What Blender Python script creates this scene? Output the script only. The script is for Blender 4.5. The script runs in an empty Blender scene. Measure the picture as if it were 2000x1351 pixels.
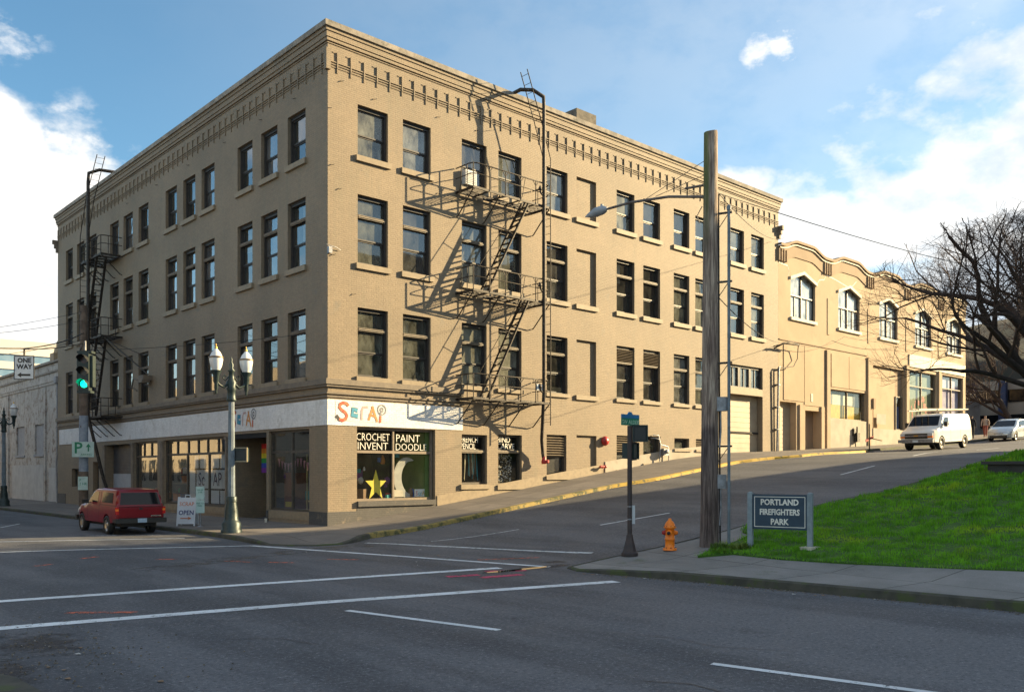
import bpy, bmesh, math, random
from mathutils import Vector, Matrix, noise
from mathutils.geometry import delaunay_2d_cdt
R = math.radians
SC = bpy.context.scene
COL = SC.collection
V = Vector
# ------------------------------------------------------------------ camera, sky, sun
cd = bpy.data.cameras.new('camera'); cam = bpy.data.objects.new('camera', cd); COL.objects.link(cam); SC.camera = cam
cam.location = (-16.49, -27.63, 1.934); cam.rotation_euler = (R(90), 0, -math.atan2(.677, .736))
cd.sensor_width = 36; cd.lens = 31.07; cd.shift_y = 0.1228; cd.clip_end = 3000; cd.clip_start = .1
SUN = V((2.38, -1.1, .87)).normalized()
EL = math.asin(SUN.z); AZ = math.atan2(SUN.x, SUN.y)
sd = bpy.data.lights.new('sun', 'SUN'); sd.energy = 5.0; sd.angle = R(.5); sd.color = (1, .77, .43)
sun = bpy.data.objects.new('sun', sd); COL.objects.link(sun); sun.location = (60, -30, 40)
sun.rotation_euler = (-SUN).to_track_quat('-Z', 'Y').to_euler()
SC.view_settings.view_transform = 'Standard'; SC.view_settings.look = 'None'
SC.view_settings.exposure = 1.6; SC.view_settings.gamma = 1
def pixdir(px, py):
    F = V((.677, .736, 0)).normalized(); Rr = V((.736, -.677, 0)).normalized()
    return (F + Rr * ((px - 1000) / 1726) - V((0, 0, 1)) * ((py - 921) / 1726)).normalized()
class NT:
    def __init__(s, tree): s.t = tree; tree.nodes.clear()
    def n(s, typ, **kw):
        nd = s.t.nodes.new(typ)
        for k, v in kw.items():
            if k.startswith('i_'):
                k = k[2:]; k = int(k) if k.isdigit() else k.replace('_', ' ')
                sk = nd.inputs[k]
                if hasattr(v, 'is_linked') or isinstance(v, bpy.types.NodeSocket): s.t.links.new(v, sk)
                else: sk.default_value = v
            else: setattr(nd, k, v)
        return nd
    def l(s, a, b): s.t.links.new(a, b)
    def math(s, op, a, b=0, c=0, clamp=False):
        nd = s.n('ShaderNodeMath', operation=op, use_clamp=clamp)
        for i, v in enumerate((a, b, c)):
            if isinstance(v, bpy.types.NodeSocket): s.l(v, nd.inputs[i])
            else: nd.inputs[i].default_value = v
        return nd.outputs[0]
    def noise(s, vec, scale, detail=4, rough=.55):
        nd = s.n('ShaderNodeTexNoise'); s.l(vec, nd.inputs['Vector'])
        nd.inputs['Scale'].default_value = scale; nd.inputs['Detail'].default_value = detail; nd.inputs['Roughness'].default_value = rough
        return nd.outputs['Fac']
    def ramp(s, fac, lo, hi, smooth=True):
        nd = s.n('ShaderNodeMapRange', interpolation_type='SMOOTHSTEP' if smooth else 'LINEAR')
        s.l(fac, nd.inputs[0]); nd.inputs[1].default_value = lo; nd.inputs[2].default_value = hi
        return nd.outputs[0]
    def mix(s, fac, a, b, blend='MIX'):
        nd = s.n('ShaderNodeMix', data_type='RGBA', blend_type=blend)
        for i, v in ((0, fac), (6, a), (7, b)):
            if isinstance(v, bpy.types.NodeSocket): s.l(v, nd.inputs[i])
            elif i == 0: nd.inputs[0].default_value = v
            else: nd.inputs[i].default_value = (*v, 1) if len(v) == 3 else v
        return nd.outputs[2]
W = bpy.data.worlds.new('World'); SC.world = W; W.use_nodes = True
t = NT(W.node_tree)
sky = t.n('ShaderNodeTexSky', sky_type='NISHITA', sun_disc=False, sun_elevation=EL, sun_rotation=AZ, air_density=1.0, dust_density=.25, ozone_density=3.2)
tc = t.n('ShaderNodeTexCoord').outputs['Generated']
bg1 = t.n('ShaderNodeBackground', i_Strength=.070); t.l(t.mix(1, sky.outputs[0], (.90, 1.10, 1.02), 'MULTIPLY'), bg1.inputs[0])
def blob(px, py, r, soft=1.0, ex=1.0):
    c = pixdir(px, py)
    u = V((-c.y, c.x, 0)).normalized(); v = c.cross(u)
    du = t.n('ShaderNodeVectorMath', operation='DOT_PRODUCT', i_1=u); t.l(tc, du.inputs[0])
    dv = t.n('ShaderNodeVectorMath', operation='DOT_PRODUCT', i_1=v); t.l(tc, dv.inputs[0])
    dc = t.n('ShaderNodeVectorMath', operation='DOT_PRODUCT', i_1=c); t.l(tc, dc.inputs[0])
    a = t.math('MULTIPLY', du.outputs['Value'], 1 / ex); q = t.math('ADD', t.math('MULTIPLY', a, a), t.math('MULTIPLY', dv.outputs['Value'], dv.outputs['Value']))
    dist = t.math('SQRT', q); rr = r / 1726
    m = t.math('SUBTRACT', 1, t.math('DIVIDE', dist, rr))
    front = t.math('GREATER_THAN', dc.outputs['Value'], 0)
    return t.math('MULTIPLY', t.math('MAXIMUM', m, -0.6), front)
def union(bl):
    o = bl[0]
    for b in bl[1:]: o = t.math('MAXIMUM', o, b)
    return o
mp = t.n('ShaderNodeMapping'); t.l(tc, mp.inputs[0]); mp.inputs['Scale'].default_value = (1, 1, 1.7)
nz = t.noise(mp.outputs[0], 7.5, 9, .58); nz2 = t.noise(mp.outputs[0], 3.0, 5, .5); nz3 = t.noise(mp.outputs[0], 22, 8, .6)
dens = union([blob(-90, 530, 330), blob(40, 420, 150), blob(-40, 300, 130), blob(90, 560, 170)])
dense = t.ramp(t.math('ADD', t.math('MULTIPLY', dens, .95), t.math('SUBTRACT', nz, .5)), .02, .22)
wisp = union([blob(150, 278, 75, ex=1.5), blob(0, 235, 55), blob(20, 75, 45, ex=1.3), blob(1530, 80, 62), blob(1485, 110, 40)])
wis = t.math('MULTIPLY', t.ramp(t.math('ADD', t.math('MULTIPLY', wisp, .34), t.math('MULTIPLY', t.math('SUBTRACT', nz3, .5), 1.9)), .0, .55), t.math('MULTIPLY', t.ramp(wisp, -.3, .5), .95))
rt = union([blob(2060, 360, 280, ex=1.2), blob(1780, 430, 170, ex=1.5), blob(1600, 450, 120, ex=1.8), blob(1440, 365, 50, ex=1.6), blob(2000, 560, 300, ex=1.6)])
rts = t.ramp(t.math('ADD', t.math('MULTIPLY', rt, .72), t.math('MULTIPLY', t.math('SUBTRACT', nz, .5), 1.7)), -.10, .36)
# thin general veil that thickens toward the sun side and the horizon, and scattered clouds over the rest of the sky
dsun = t.n('ShaderNodeVectorMath', operation='DOT_PRODUCT', i_1=SUN); t.l(tc, dsun.outputs and dsun.inputs[0])
sep = t.n('ShaderNodeSeparateXYZ'); t.l(tc, sep.inputs[0])
veil = t.math('MULTIPLY', t.ramp(dsun.outputs['Value'], -.1, .95), t.math('ADD', .10, t.math('MULTIPLY', nz2, .5)))
lowv = t.math('MULTIPLY', t.ramp(sep.outputs[2], .28, 0), .55)
behind = t.n('ShaderNodeVectorMath', operation='DOT_PRODUCT', i_1=V((.677, .736, 0))); t.l(tc, behind.inputs[0])
rest = t.math('MULTIPLY', t.math('MULTIPLY', t.ramp(nz2, .44, .6), t.ramp(behind.outputs['Value'], .35, .05)), .8)
msk = t.math('MAXIMUM', t.math('MAXIMUM', dense, wis), t.math('MAXIMUM', t.math('MULTIPLY', rts, .92), t.math('MAXIMUM', t.math('MAXIMUM', veil, lowv), rest)))
shade = t.ramp(t.noise(mp.outputs[0], 8, 8, .6), .36, .60)
ccol = t.mix(shade, (.66, .73, .82), (1.0, .97, .92))
bg2 = t.n('ShaderNodeBackground', i_Strength=.42); t.l(ccol, bg2.inputs[0])
ms = t.n('ShaderNodeMixShader'); t.l(msk, ms.inputs[0]); t.l(bg1.outputs[0], ms.inputs[1]); t.l(bg2.outputs[0], ms.inputs[2])
wo = t.n('ShaderNodeOutputWorld'); t.l(ms.outputs[0], wo.inputs[0])

# ------------------------------------------------------------------ materials
MT = {}
def M(name, c1, c2=None, scale=3, rough=.75, metal=0, bump=0, bscale=30, spec=.5, lo=.35, hi=.65, emit=None, coat=0, c3=None, s3=1.0, lo3=.6, hi3=.75, pos=True):
    if name in MT: return MT[name]
    m = bpy.data.materials.new(name); m.use_nodes = True; t = NT(m.node_tree)
    out = t.n('ShaderNodeOutputMaterial'); p = t.n('ShaderNodeBsdfPrincipled'); t.l(p.outputs[0], out.inputs[0])
    src = t.n('ShaderNodeNewGeometry').outputs['Position'] if pos else t.n('ShaderNodeTexCoord').outputs['Object']
    if c2 is None: c2 = tuple(x * .82 for x in c1)
    col = t.mix(t.ramp(t.noise(src, scale, 6), lo, hi), c1, c2)
    if c3: col = t.mix(t.ramp(t.noise(src, s3, 7, .65), lo3, hi3), col, c3)
    t.l(col, p.inputs['Base Color'])
    p.inputs['Roughness'].default_value = rough; p.inputs['Metallic'].default_value = metal; p.inputs['Specular IOR Level'].default_value = spec
    if coat: p.inputs['Coat Weight'].default_value = coat; p.inputs['Coat Roughness'].default_value = .04
    if bump:
        b = t.n('ShaderNodeBump', i_Strength=bump, i_Distance=.01); t.l(t.noise(src, bscale, 5), b.inputs['Height']); t.l(b.outputs[0], p.inputs['Normal'])
    if emit: p.inputs['Emission Color'].default_value = (*emit[0], 1); p.inputs['Emission Strength'].default_value = emit[1]
    MT[name] = m; return m
def brick(name, c1, c2, mort=.75, worn=None, wl=.55, wh=.62, ws=2.5, rough=.7, bs=.55, streak=None):
    if name in MT: return MT[name]
    m = bpy.data.materials.new(name); m.use_nodes = True; t = NT(m.node_tree)
    out = t.n('ShaderNodeOutputMaterial'); p = t.n('ShaderNodeBsdfPrincipled', i_Roughness=rough); t.l(p.outputs[0], out.inputs[0])
    g = t.n('ShaderNodeNewGeometry').outputs['Position']; sp = t.n('ShaderNodeSeparateXYZ'); t.l(g, sp.inputs[0])
    cb = t.n('ShaderNodeCombineXYZ'); t.l(t.math('ADD', sp.outputs[0], sp.outputs[1]), cb.inputs[0]); t.l(sp.outputs[2], cb.inputs[1])
    br = t.n('ShaderNodeTexBrick'); t.l(cb.outputs[0], br.inputs['Vector'])
    for k, v in (('Scale', 1), ('Brick Width', .215), ('Row Height', .075), ('Mortar Size', .010), ('Mortar Smooth', .6), ('Bias', 0)): br.inputs[k].default_value = v
    br.inputs['Color1'].default_value = (1.04, 1.04, 1.04, 1); br.inputs['Color2'].default_value = (.93, .93, .93, 1); br.inputs['Mortar'].default_value = (mort, mort, mort, 1)
    col = t.mix(t.ramp(t.noise(g, .35, 6, .6), .35, .68), c1, c2)
    col = t.mix(t.ramp(t.noise(g, 9, 5, .6), .3, .7), col, t.mix(1, col, (.86, .86, .86), 'MULTIPLY'))
    if worn:
        w = t.math('ADD', t.noise(g, ws, 9, .7), t.math('MULTIPLY', t.noise(g, 26, 3), .12))
        col = t.mix(t.ramp(w, wl, wh), col, worn)
    if streak:
        mpp = t.n('ShaderNodeMapping'); t.l(g, mpp.inputs[0]); mpp.inputs['Scale'].default_value = (2.2, 2.2, .22)
        col = t.mix(t.math('MULTIPLY', t.ramp(t.noise(mpp.outputs[0], 1, 6, .6), .48, .74), .7), col, streak)
    col = t.mix(t.ramp(t.noise(g, 7, 9, .75), .66, .72), col, t.mix(1, col, (.55, .5, .45), 'MULTIPLY'))
    col = t.mix(1, col, br.outputs['Color'], 'MULTIPLY'); t.l(col, p.inputs['Base Color'])
    h = t.math('ADD', t.math('MULTIPLY', br.outputs['Fac'], -1), t.math('MULTIPLY', t.noise(g, 14, 4), .9))
    b = t.n('ShaderNodeBump', i_Strength=bs, i_Distance=.012); t.l(h, b.inputs['Height']); t.l(b.outputs[0], p.inputs['Normal'])
    MT[name] = m; return m
def glass(name, dust=.35, refl=.25, dcol=(.30, .31, .26), tint=(.75, .8, .8)):
    if name in MT: return MT[name]
    m = bpy.data.materials.new(name); m.use_nodes = True; t = NT(m.node_tree)
    out = t.n('ShaderNodeOutputMaterial'); g = t.n('ShaderNodeNewGeometry').outputs['Position']
    mp = t.n('ShaderNodeMapping'); t.l(g, mp.inputs[0]); mp.inputs['Scale'].default_value = (2.2, 2.2, 1.2)
    df = t.n('ShaderNodeBsdfDiffuse'); t.l(t.mix(t.ramp(t.noise(mp.outputs[0], 1.4, 7, .65), .3, .7), dcol, tuple(x * .5 for x in dcol)), df.inputs[0])
    tr = t.n('ShaderNodeBsdfTransparent'); tr.inputs[0].default_value = (*tint, 1)
    a = t.n('ShaderNodeMixShader'); t.l(t.math('MULTIPLY', t.ramp(t.noise(mp.outputs[0], .9, 6, .6), .2, .6), dust * 1.3, clamp=True), a.inputs[0]); t.l(tr.outputs[0], a.inputs[1]); t.l(df.outputs[0], a.inputs[2])
    gl = t.n('ShaderNodeBsdfGlossy', i_Roughness=.03)
    bm = t.n('ShaderNodeBump', i_Strength=.08, i_Distance=.02); t.l(t.noise(g, 1.8, 1), bm.inputs['Height']); t.l(bm.outputs[0], gl.inputs['Normal'])
    lw = t.n('ShaderNodeLayerWeight', i_Blend=.5); fr = t.math('ADD', .04, t.math('MULTIPLY', t.math('POWER', lw.outputs['Facing'], 4.0), .9))
    b = t.n('ShaderNodeMixShader'); t.l(t.math('ADD', fr, refl, clamp=True), b.inputs[0]); t.l(a.outputs[0], b.inputs[1]); t.l(gl.outputs[0], b.inputs[2])
    t.l(b.outputs[0], out.inputs[0]); MT[name] = m; return m
TAN1, TAN2 = (.272, .206, .135), (.220, .169, .112)
m_brick = brick('painted_brick', TAN1, TAN2, mort=.86, bs=.42, worn=(.19, .16, .12), wl=.63, wh=.76, ws=1.1, streak=(.20, .165, .11))
m_white = brick('white_painted_brick', (.80, .79, .77), (.72, .71, .70), mort=.9, bs=.4, worn=(.58, .56, .53), wl=.60, wh=.72, ws=1.3, streak=(.62, .60, .57))
m_wornwhite = brick('worn_white_brick', (.56, .53, .48), (.46, .42, .37), mort=.8, worn=(.24, .18, .14), wl=.54, wh=.70, ws=2.6, streak=(.30, .26, .22))
m_dkbase = brick('dark_painted_base', (.075, .072, .070), (.06, .057, .055), mort=.9, worn=(.16, .13, .10), wl=.60, wh=.8, bs=.25)
m_belt = M('belt_paint', (.20, .16, .115), (.15, .12, .09), 4, .7, bump=.2)
m_trim = M('trim_paint', (.27, .21, .135), (.22, .17, .11), 5, .65, bump=.15)
m_coping = M('coping_concrete', (.33, .29, .24), (.20, .18, .15), 2.5, .9, bump=.6, bscale=18, c3=(.10, .10, .08), s3=3, lo3=.55, hi3=.75)
m_frame = M('window_frame_paint', (.042, .036, .032), (.03, .026, .024), 6, .5)
m_framel = M('window_ledge_paint', (.19, .15, .10), (.13, .105, .08), 6, .6)
m_sfr = M('storefront_frame', (.075, .060, .045), (.05, .042, .033), 6, .5)
m_iron = M('fire_escape_iron', (.022, .019, .017), (.045, .034, .025), 14, .6, .3, c3=(.16, .14, .12), s3=9, lo3=.55, hi3=.7)
m_irong = M('galvanised_steel', (.30, .31, .33), (.2, .2, .21), 8, .45, .6)
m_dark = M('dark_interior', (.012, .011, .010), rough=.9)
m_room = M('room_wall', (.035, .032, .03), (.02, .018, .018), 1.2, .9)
m_glass = [glass('window_glass', .50, .07, (.20, .205, .165)), glass('window_glass_dusty', .75, .05, (.25, .25, .20)), glass('window_glass_clear', .28, .10, (.2, .2, .18)), glass('window_glass_hazy', .6, .08, (.30, .31, .28)), glass('window_glass_washed', .10, .08)]
m_glassl = [glass('shaded_street_glass', .25, .36, (.2, .21, .21)), glass('shaded_street_glass_dusty', .4, .26, (.3, .3, .3)), glass('shaded_street_glass_clear', .1, .20)]
m_shop = glass('shop_glass', .03, .33, tint=(.92, .94, .93))
m_shopr = glass('shop_glass_side', .03, .0, tint=(.94, .96, .95))
m_curt = M('curtain_cloth', (.50, .49, .45), (.34, .34, .33), 2, .9)
m_gar = M('garage_door_paint', (.40, .34, .24), (.34, .28, .2), 1.5, .6, bump=.15)
m_stucco = M('tan_stucco', (.42, .315, .205), (.36, .27, .175), .5, .85, bump=.5, bscale=25, c3=(.29, .22, .145), s3=.9, lo3=.52, hi3=.78)
m_stucco2 = M('brown_stucco', (.33, .24, .155), (.28, .20, .13), .8, .85, bump=.4, bscale=25)
m_conc = M('concrete_light', (.42, .37, .30), (.34, .30, .24), 1.2, .85, bump=.4, bscale=20, c3=(.26, .22, .17), s3=.8, lo3=.55, hi3=.75)
m_cream = M('cream_trim', (.60, .54, .44), (.5, .45, .36), 3, .7)
m_black = M('black_rubber', (.018, .018, .018), rough=.7)
m_blackp = M('black_plastic', (.02, .022, .022), rough=.4)
m_chrome = M('chrome', (.6, .6, .6), (.5, .5, .5), 5, .2, 1)
m_alu = M('wheel_alloy', (.55, .54, .52), (.45, .44, .42), 5, .3, .8)
m_carg = M('car_glass', (.010, .011, .013), rough=.05, spec=.30)
m_red = M('red_paint', (.20, .005, .012), (.17, .004, .01), 3, .3, spec=.35, coat=.22)
m_whitep = M('white_van_paint', (.78, .75, .68), (.72, .69, .62), 2, .3, coat=.4)
m_silver = M('silver_paint', (.50, .54, .56), (.46, .5, .52), 2, .25, .35, coat=.7)
m_amber = M('amber_lens', (.85, .22, .03), rough=.2); m_redl = M('red_lens', (.5, .02, .02), rough=.2)
m_lensw = M('clear_lens', (.6, .62, .65), rough=.12, spec=.8)
m_grn = M('lamp_green_paint', (.018, .034, .034), (.028, .046, .045), 10, .45, .2, c3=(.10, .09, .06), s3=8, lo3=.58, hi3=.75)
m_lgray = M('lamp_shaft_paint', (.17, .215, .25), (.12, .155, .18), 5, .5, c3=(.12, .14, .15), s3=4, lo3=.55, hi3=.7)
m_globe = M('frosted_globe', (.80, .80, .78), rough=.3)
m_gold = M('gilt_finial', (.7, .42, .1), rough=.35, metal=.6)
m_wood = M('weathered_pole_wood', (.17, .13, .10), (.10, .075, .058), 3, .9, bump=1.0, bscale=22)
m_sgreen = M('sign_green', (.015, .22, .13), rough=.5); m_sblue = M('sign_blue', (.03, .20, .42), rough=.5)
m_sgn = M('sign_white', (.62, .66, .68), (.55, .59, .62), 4, .5); m_sgnp = M('sign_pale_green', (.42, .58, .55), (.36, .5, .48), 4, .5)
m_navy = M('navy_paint', (.012, .035, .062), (.018, .045, .075), 5, .5)
m_postb = M('post_blue_gray', (.24, .29, .31), (.18, .22, .24), 6, .7)
m_ltr = M('letter_cream', (.78, .75, .66), rough=.6); m_ltrk = M('letter_black', (.02, .02, .022), rough=.6)
m_ltrg = M('letter_green', (.01, .20, .10), rough=.6)
m_or = M('hydrant_orange', (.95, .24, .008), (.85, .19, .008), 6, .4, c3=(.35, .10, .02), s3=14, lo3=.6, hi3=.7)
m_redp = M('fire_red', (.42, .02, .018), rough=.4)
m_pedb = M('signal_pole_brown', (.055, .035, .03), (.035, .025, .025), 8, .6)
m_sig = M('signal_green_housing', (.018, .032, .030), (.012, .024, .022), 8, .5)
# ------------------------------------------------------------------ mesh helpers
WL = {}                                            # world origin of roots and parts built in world coordinates
def tag(o, label=None, cat=None, group=None, kind=None):
    if label: o['label'] = label
    if cat: o['category'] = cat
    if group: o['group'] = group
    if kind: o['kind'] = kind
    return o
def thing(name, label, cat, loc=(0, 0, 0), rz=0, group=None, local=False):
    o = bpy.data.objects.new(name, None); COL.objects.link(o); o.empty_display_size = .2
    o.location = loc; o.rotation_euler = (0, 0, rz); tag(o, label, cat, group)
    WL[o] = V((0, 0, 0)) if local else V(loc)
    return o
class MB:
    def __init__(s): s.v = []; s.f = []; s.sm = []; s.ch = []
    def add(s, vs, fs, smooth=False):
        b = len(s.v); s.ch.append((b, len(s.f))); s.v += [tuple(v) for v in vs]; s.f += [tuple(i + b for i in f) for f in fs]; s.sm += [smooth] * len(fs); return s
    def quad(s, a, b, c, d): return s.add([a, b, c, d], [(0, 1, 2, 3)])
    def obox(s, c, ax, ay, az):
        c, ax, ay, az = map(V, (c, ax, ay, az))
        vs = [c + ax * i + ay * j + az * k for i in (-1, 1) for j in (-1, 1) for k in (-1, 1)]
        return s.add(vs, [(0, 1, 3, 2), (4, 6, 7, 5), (0, 4, 5, 1), (2, 3, 7, 6), (0, 2, 6, 4), (1, 5, 7, 3)])
    def box(s, x0, x1, y0, y1, z0, z1):
        return s.obox(((x0 + x1) / 2, (y0 + y1) / 2, (z0 + z1) / 2), ((x1 - x0) / 2, 0, 0), (0, (y1 - y0) / 2, 0), (0, 0, (z1 - z0) / 2))
    def tube(s, pts, r, n=6, caps=True, smooth=True):
        pts = [V(p) for p in pts]; rs = r if isinstance(r, (list, tuple)) else [r] * len(pts)
        vs = []; prev = None
        for i, p in enumerate(pts):
            d = (pts[min(i + 1, len(pts) - 1)] - pts[max(i - 1, 0)])
            if d.length < 1e-9: d = V((0, 0, 1))
            d.normalize()
            if prev is None: a = d.orthogonal().normalized()
            else:
                a = prev - d * prev.dot(d); a = a.normalized() if a.length > 1e-6 else d.orthogonal().normalized()
            prev = a; b = d.cross(a)
            for k in range(n):
                t = 2 * math.pi * k / n; vs.append(p + (a * math.cos(t) + b * math.sin(t)) * rs[i])
        fs = [(i * n + k, i * n + (k + 1) % n, (i + 1) * n + (k + 1) % n, (i + 1) * n + k) for i in range(len(pts) - 1) for k in range(n)]
        s.add(vs, fs, smooth)
        if caps: s.add(vs[:n], [tuple(range(n))[::-1]]); s.add(vs[-n:], [tuple(range(n))])
        return s
    def bar(s, a, b, w, h=None, up=(0, 0, 1)):
        a, b, up = V(a), V(b), V(up); d = (b - a); L = d.length; d.normalize(); h = h or w
        x = d.cross(up); x = x.normalized() if x.length > 1e-5 else d.orthogonal().normalized(); y = x.cross(d)
        return s.obox((a + b) / 2, d * L / 2, x * w / 2, y * h / 2)
    def lathe(s, c, prof, n=16, axis=(0, 0, 1), smooth=True, flute=0, caps=True):
        c, ax = V(c), V(axis).normalized(); a = V((1, 0, 0)) if abs(ax.z) > .9 else ax.orthogonal().normalized(); b = ax.cross(a); vs = []
        for r, z in prof:
            for k in range(n):
                t = 2 * math.pi * k / n; rr = r * (1 - flute * (k % 2)); vs.append(c + ax * z + (a * math.cos(t) + b * math.sin(t)) * rr)
        m = len(prof); fs = [(i * n + k, i * n + (k + 1) % n, (i + 1) * n + (k + 1) % n, (i + 1) * n + k) for i in range(m - 1) for k in range(n)]
        s.add(vs, fs, smooth)
        if caps: s.add(vs[:n], [tuple(range(n))[::-1]]); s.add(vs[-n:], [tuple(range(n))])
        return s
    def prism(s, poly, off):                        # planar polygon (3D points) thickened by vector off
        poly = [V(p) for p in poly]; off = V(off); n = len(poly); vs = poly + [p + off for p in poly]
        return s.add(vs, [tuple(range(n)), tuple(range(2 * n - 1, n - 1, -1))] + [(i, (i + 1) % n, n + (i + 1) % n, n + i) for i in range(n)])
    def split(s, name, mat, parent):                # one object per added piece
        st = s.ch + [(len(s.v), len(s.f))]; out = []
        for i in range(len(s.ch)):
            (a, fa), (b, fb) = st[i], st[i + 1]; m = MB(); m.v = s.v[a:b]; m.f = [tuple(k - a for k in f) for f in s.f[fa:fb]]; m.sm = s.sm[fa:fb]; out.append(m.build(name, mat, parent, at=m.v[0]))
        return out
    def build(s, name, mat, parent=None, at=None, flat=False, sharp=None, **tg):
        o0 = V(at) if at is not None else (WL.get(parent, V((0, 0, 0))) if parent else (V(s.v[0]) if s.v else V((0, 0, 0))))
        if at is None and not parent and s.v:
            n = len(s.v); o0 = V((sum(v[0] for v in s.v) / n, sum(v[1] for v in s.v) / n, min(v[2] for v in s.v)))
        if at is None and not parent and tg.get('kind'): o0 = V((0, 0, 0))
        me = bpy.data.meshes.new(name); me.from_pydata([(v[0] - o0.x, v[1] - o0.y, v[2] - o0.z) for v in s.v], [], s.f); me.validate()
        if len(me.polygons) == len(s.sm): me.polygons.foreach_set('use_smooth', [x and not flat for x in s.sm])
        if sharp: me.polygons.foreach_set('use_smooth', [True] * len(me.polygons)); me.set_sharp_from_angle(angle=R(sharp))
        me.materials.append(mat); me.update()
        o = bpy.data.objects.new(name, me); COL.objects.link(o); WL[o] = o0
        if parent: o.parent = parent; o.location = o0 - WL.get(parent, V((0, 0, 0)))
        else: o.location = o0
        if tg: tag(o, **tg)
        return o
class Fac:                                          # facade frame: u along the wall, d outward, z up
    def __init__(s, U, N, O=(0, 0, 0)): s.O, s.U, s.N = V(O), V(U), V(N)
    def p(s, u, d, z): return s.O + s.U * u + s.N * d + V((0, 0, z))
    def box(s, mb, u0, u1, d0, d1, z0, z1): return mb.obox(s.p((u0 + u1) / 2, (d0 + d1) / 2, (z0 + z1) / 2), s.U * ((u1 - u0) / 2), s.N * ((d1 - d0) / 2), V((0, 0, (z1 - z0) / 2)))
    def rect(s, mb, u0, u1, d, z0, z1): return mb.quad(s.p(u0, d, z0), s.p(u1, d, z0), s.p(u1, d, z1), s.p(u0, d, z1))
    def wall(s, mb, u0, u1, z0, z1, ops):
        us = sorted({u0, u1} | {x for o in ops for x in o[:2] if u0 < x < u1}); zs = sorted({z0, z1} | {x for o in ops for x in o[2:4] if z0 < x < z1})
        for j in range(len(zs) - 1):
            zc = (zs[j] + zs[j + 1]) / 2; run = None
            for i in range(len(us) - 1):
                uc = (us[i] + us[i + 1]) / 2; hole = any(o[0] < uc < o[1] and o[2] < zc < o[3] for o in ops)
                if not hole: s.rect(mb, us[i], us[i + 1], 0, zs[j], zs[j + 1])
        for o in ops:
            a, b, c, d, dp = o[:5]
            for q in (((a, c), (a, d)), ((b, c), (b, d)), ((a, c), (b, c)), ((a, d), (b, d))):
                (ua, za), (ub, zb) = q; mb.quad(s.p(ua, 0, za), s.p(ub, 0, zb), s.p(ub, -dp, zb), s.p(ua, -dp, za))
            if len(o) > 5: s.rect(mb, a, b, -dp, c, d)
def textmesh(txt, size, F, u, d, z, mat, parent, name='lettering', sx=1, ext=.004, bold=0, align='LEFT', at=None, space=1, tilt=0):
    cu = bpy.data.curves.new('t', 'FONT'); cu.body = txt; cu.size = size; cu.extrude = ext; cu.offset = bold; cu.align_x = align; cu.resolution_u = 2; cu.space_line = space
    o = bpy.data.objects.new('t', cu); COL.objects.link(o); bpy.context.view_layer.update()
    me = bpy.data.meshes.new_from_object(o); bpy.data.objects.remove(o); bpy.data.curves.remove(cu)
    mb = MB(); ca, sa = math.cos(tilt), math.sin(tilt)
    vs = [F.p(u + (v.co.x * ca - v.co.y * sa) * sx, d + v.co.z, z + v.co.y * ca + v.co.x * sa) for v in me.vertices]
    mb.add(vs, [tuple(p.vertices) for p in me.polygons]); bpy.data.meshes.remove(me)
    return mb.build(name, mat, parent, at=at)

# ------------------------------------------------------------------ terrain
HX = [(-400, 0), (0, 0), (2, .23), (10.5, 1.36), (20, 2.60), (25, 3.0), (32, 3.25), (46, 3.93), (58, 4.84), (90, 6.4), (160, 7.5), (900, 8)]
def H0(x):
    for i in range(len(HX) - 1):
        if x <= HX[i + 1][0]:
            a, b = HX[i], HX[i + 1]; return a[1] + (b[1] - a[1]) * (x - a[0]) / (b[0] - a[0])
    return HX[-1][1]
def H(x): return (H0(x - 1.2) + 2 * H0(x) + H0(x + 1.2)) / 4 if -3 < x < 100 else H0(x)
def road(x, y): return H(x) - .2
def yc(x):
    K = [(-1, -3.6), (11, -3.55), (14, -4.1), (19, -4.2), (21, -4.6), (23.5, -5.4), (27, -5.7), (29.5, -5.5), (31, -4.9), (33, -3.9), (40, -3.7), (400, -3.7)]
    for i in range(len(K) - 1):
        if x <= K[i + 1][0]:
            a, b = K[i], K[i + 1]; q = (x - a[0]) / (b[0] - a[0]); q = max(0, q); q = q * q * (3 - 2 * q); return a[1] + (b[1] - a[1]) * q
    return -3.7
def walkz(x, y):
    z = H(x) - .02 - .014 * max(0, -y) * (x > 0)
    if x < 0: z = -.02 + .012 * x
    d = math.hypot(x + 3.6, y + 4.7); k = max(0, min(1, (2.1 - d) / 1.1)); k = k * k * (3 - 2 * k)
    return z * (1 - k) + (-.17) * k
def parkz(x, y):
    z = H(x) - .04 if x > 0 else -.04 + .004 * x
    if y > -17 and x < 1:
        d = math.hypot(x + 2.2, y + 14.2); k = max(0, min(1, (2.0 - d) / 1.4)); z = z * (1 - k) - .16 * k
    return z
def cdt(poly, step, jit=0):
    pts = []; n = len(poly)
    for i in range(n):
        a, b = V(poly[i]), V(poly[(i + 1) % n]); m = max(1, int((b - a).length / step))
        for k in range(m): pts.append(a.lerp(b, k / m))
    nb = len(pts); x0, x1 = min(p.x for p in pts), max(p.x for p in pts); y0, y1 = min(p.y for p in pts), max(p.y for p in pts)
    def inside(x, y):
        c = False
        for i in range(n):
            (xa, ya), (xb, yb) = poly[i][:2], poly[(i + 1) % n][:2]
            if (ya > y) != (yb > y) and x < (xb - xa) * (y - ya) / (yb - ya) + xa: c = not c
        return c
    x = x0 + step / 2
    while x < x1:
        y = y0 + step / 2
        while y < y1:
            if inside(x, y): pts.append(V((x, y)))
            y += step
        x += step
    r = delaunay_2d_cdt([V((p[0], p[1])) for p in pts], [(i, (i + 1) % nb) for i in range(nb)], [tuple(range(nb))], 1, 1e-4)
    return r[0], r[2], pts[:nb]
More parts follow.
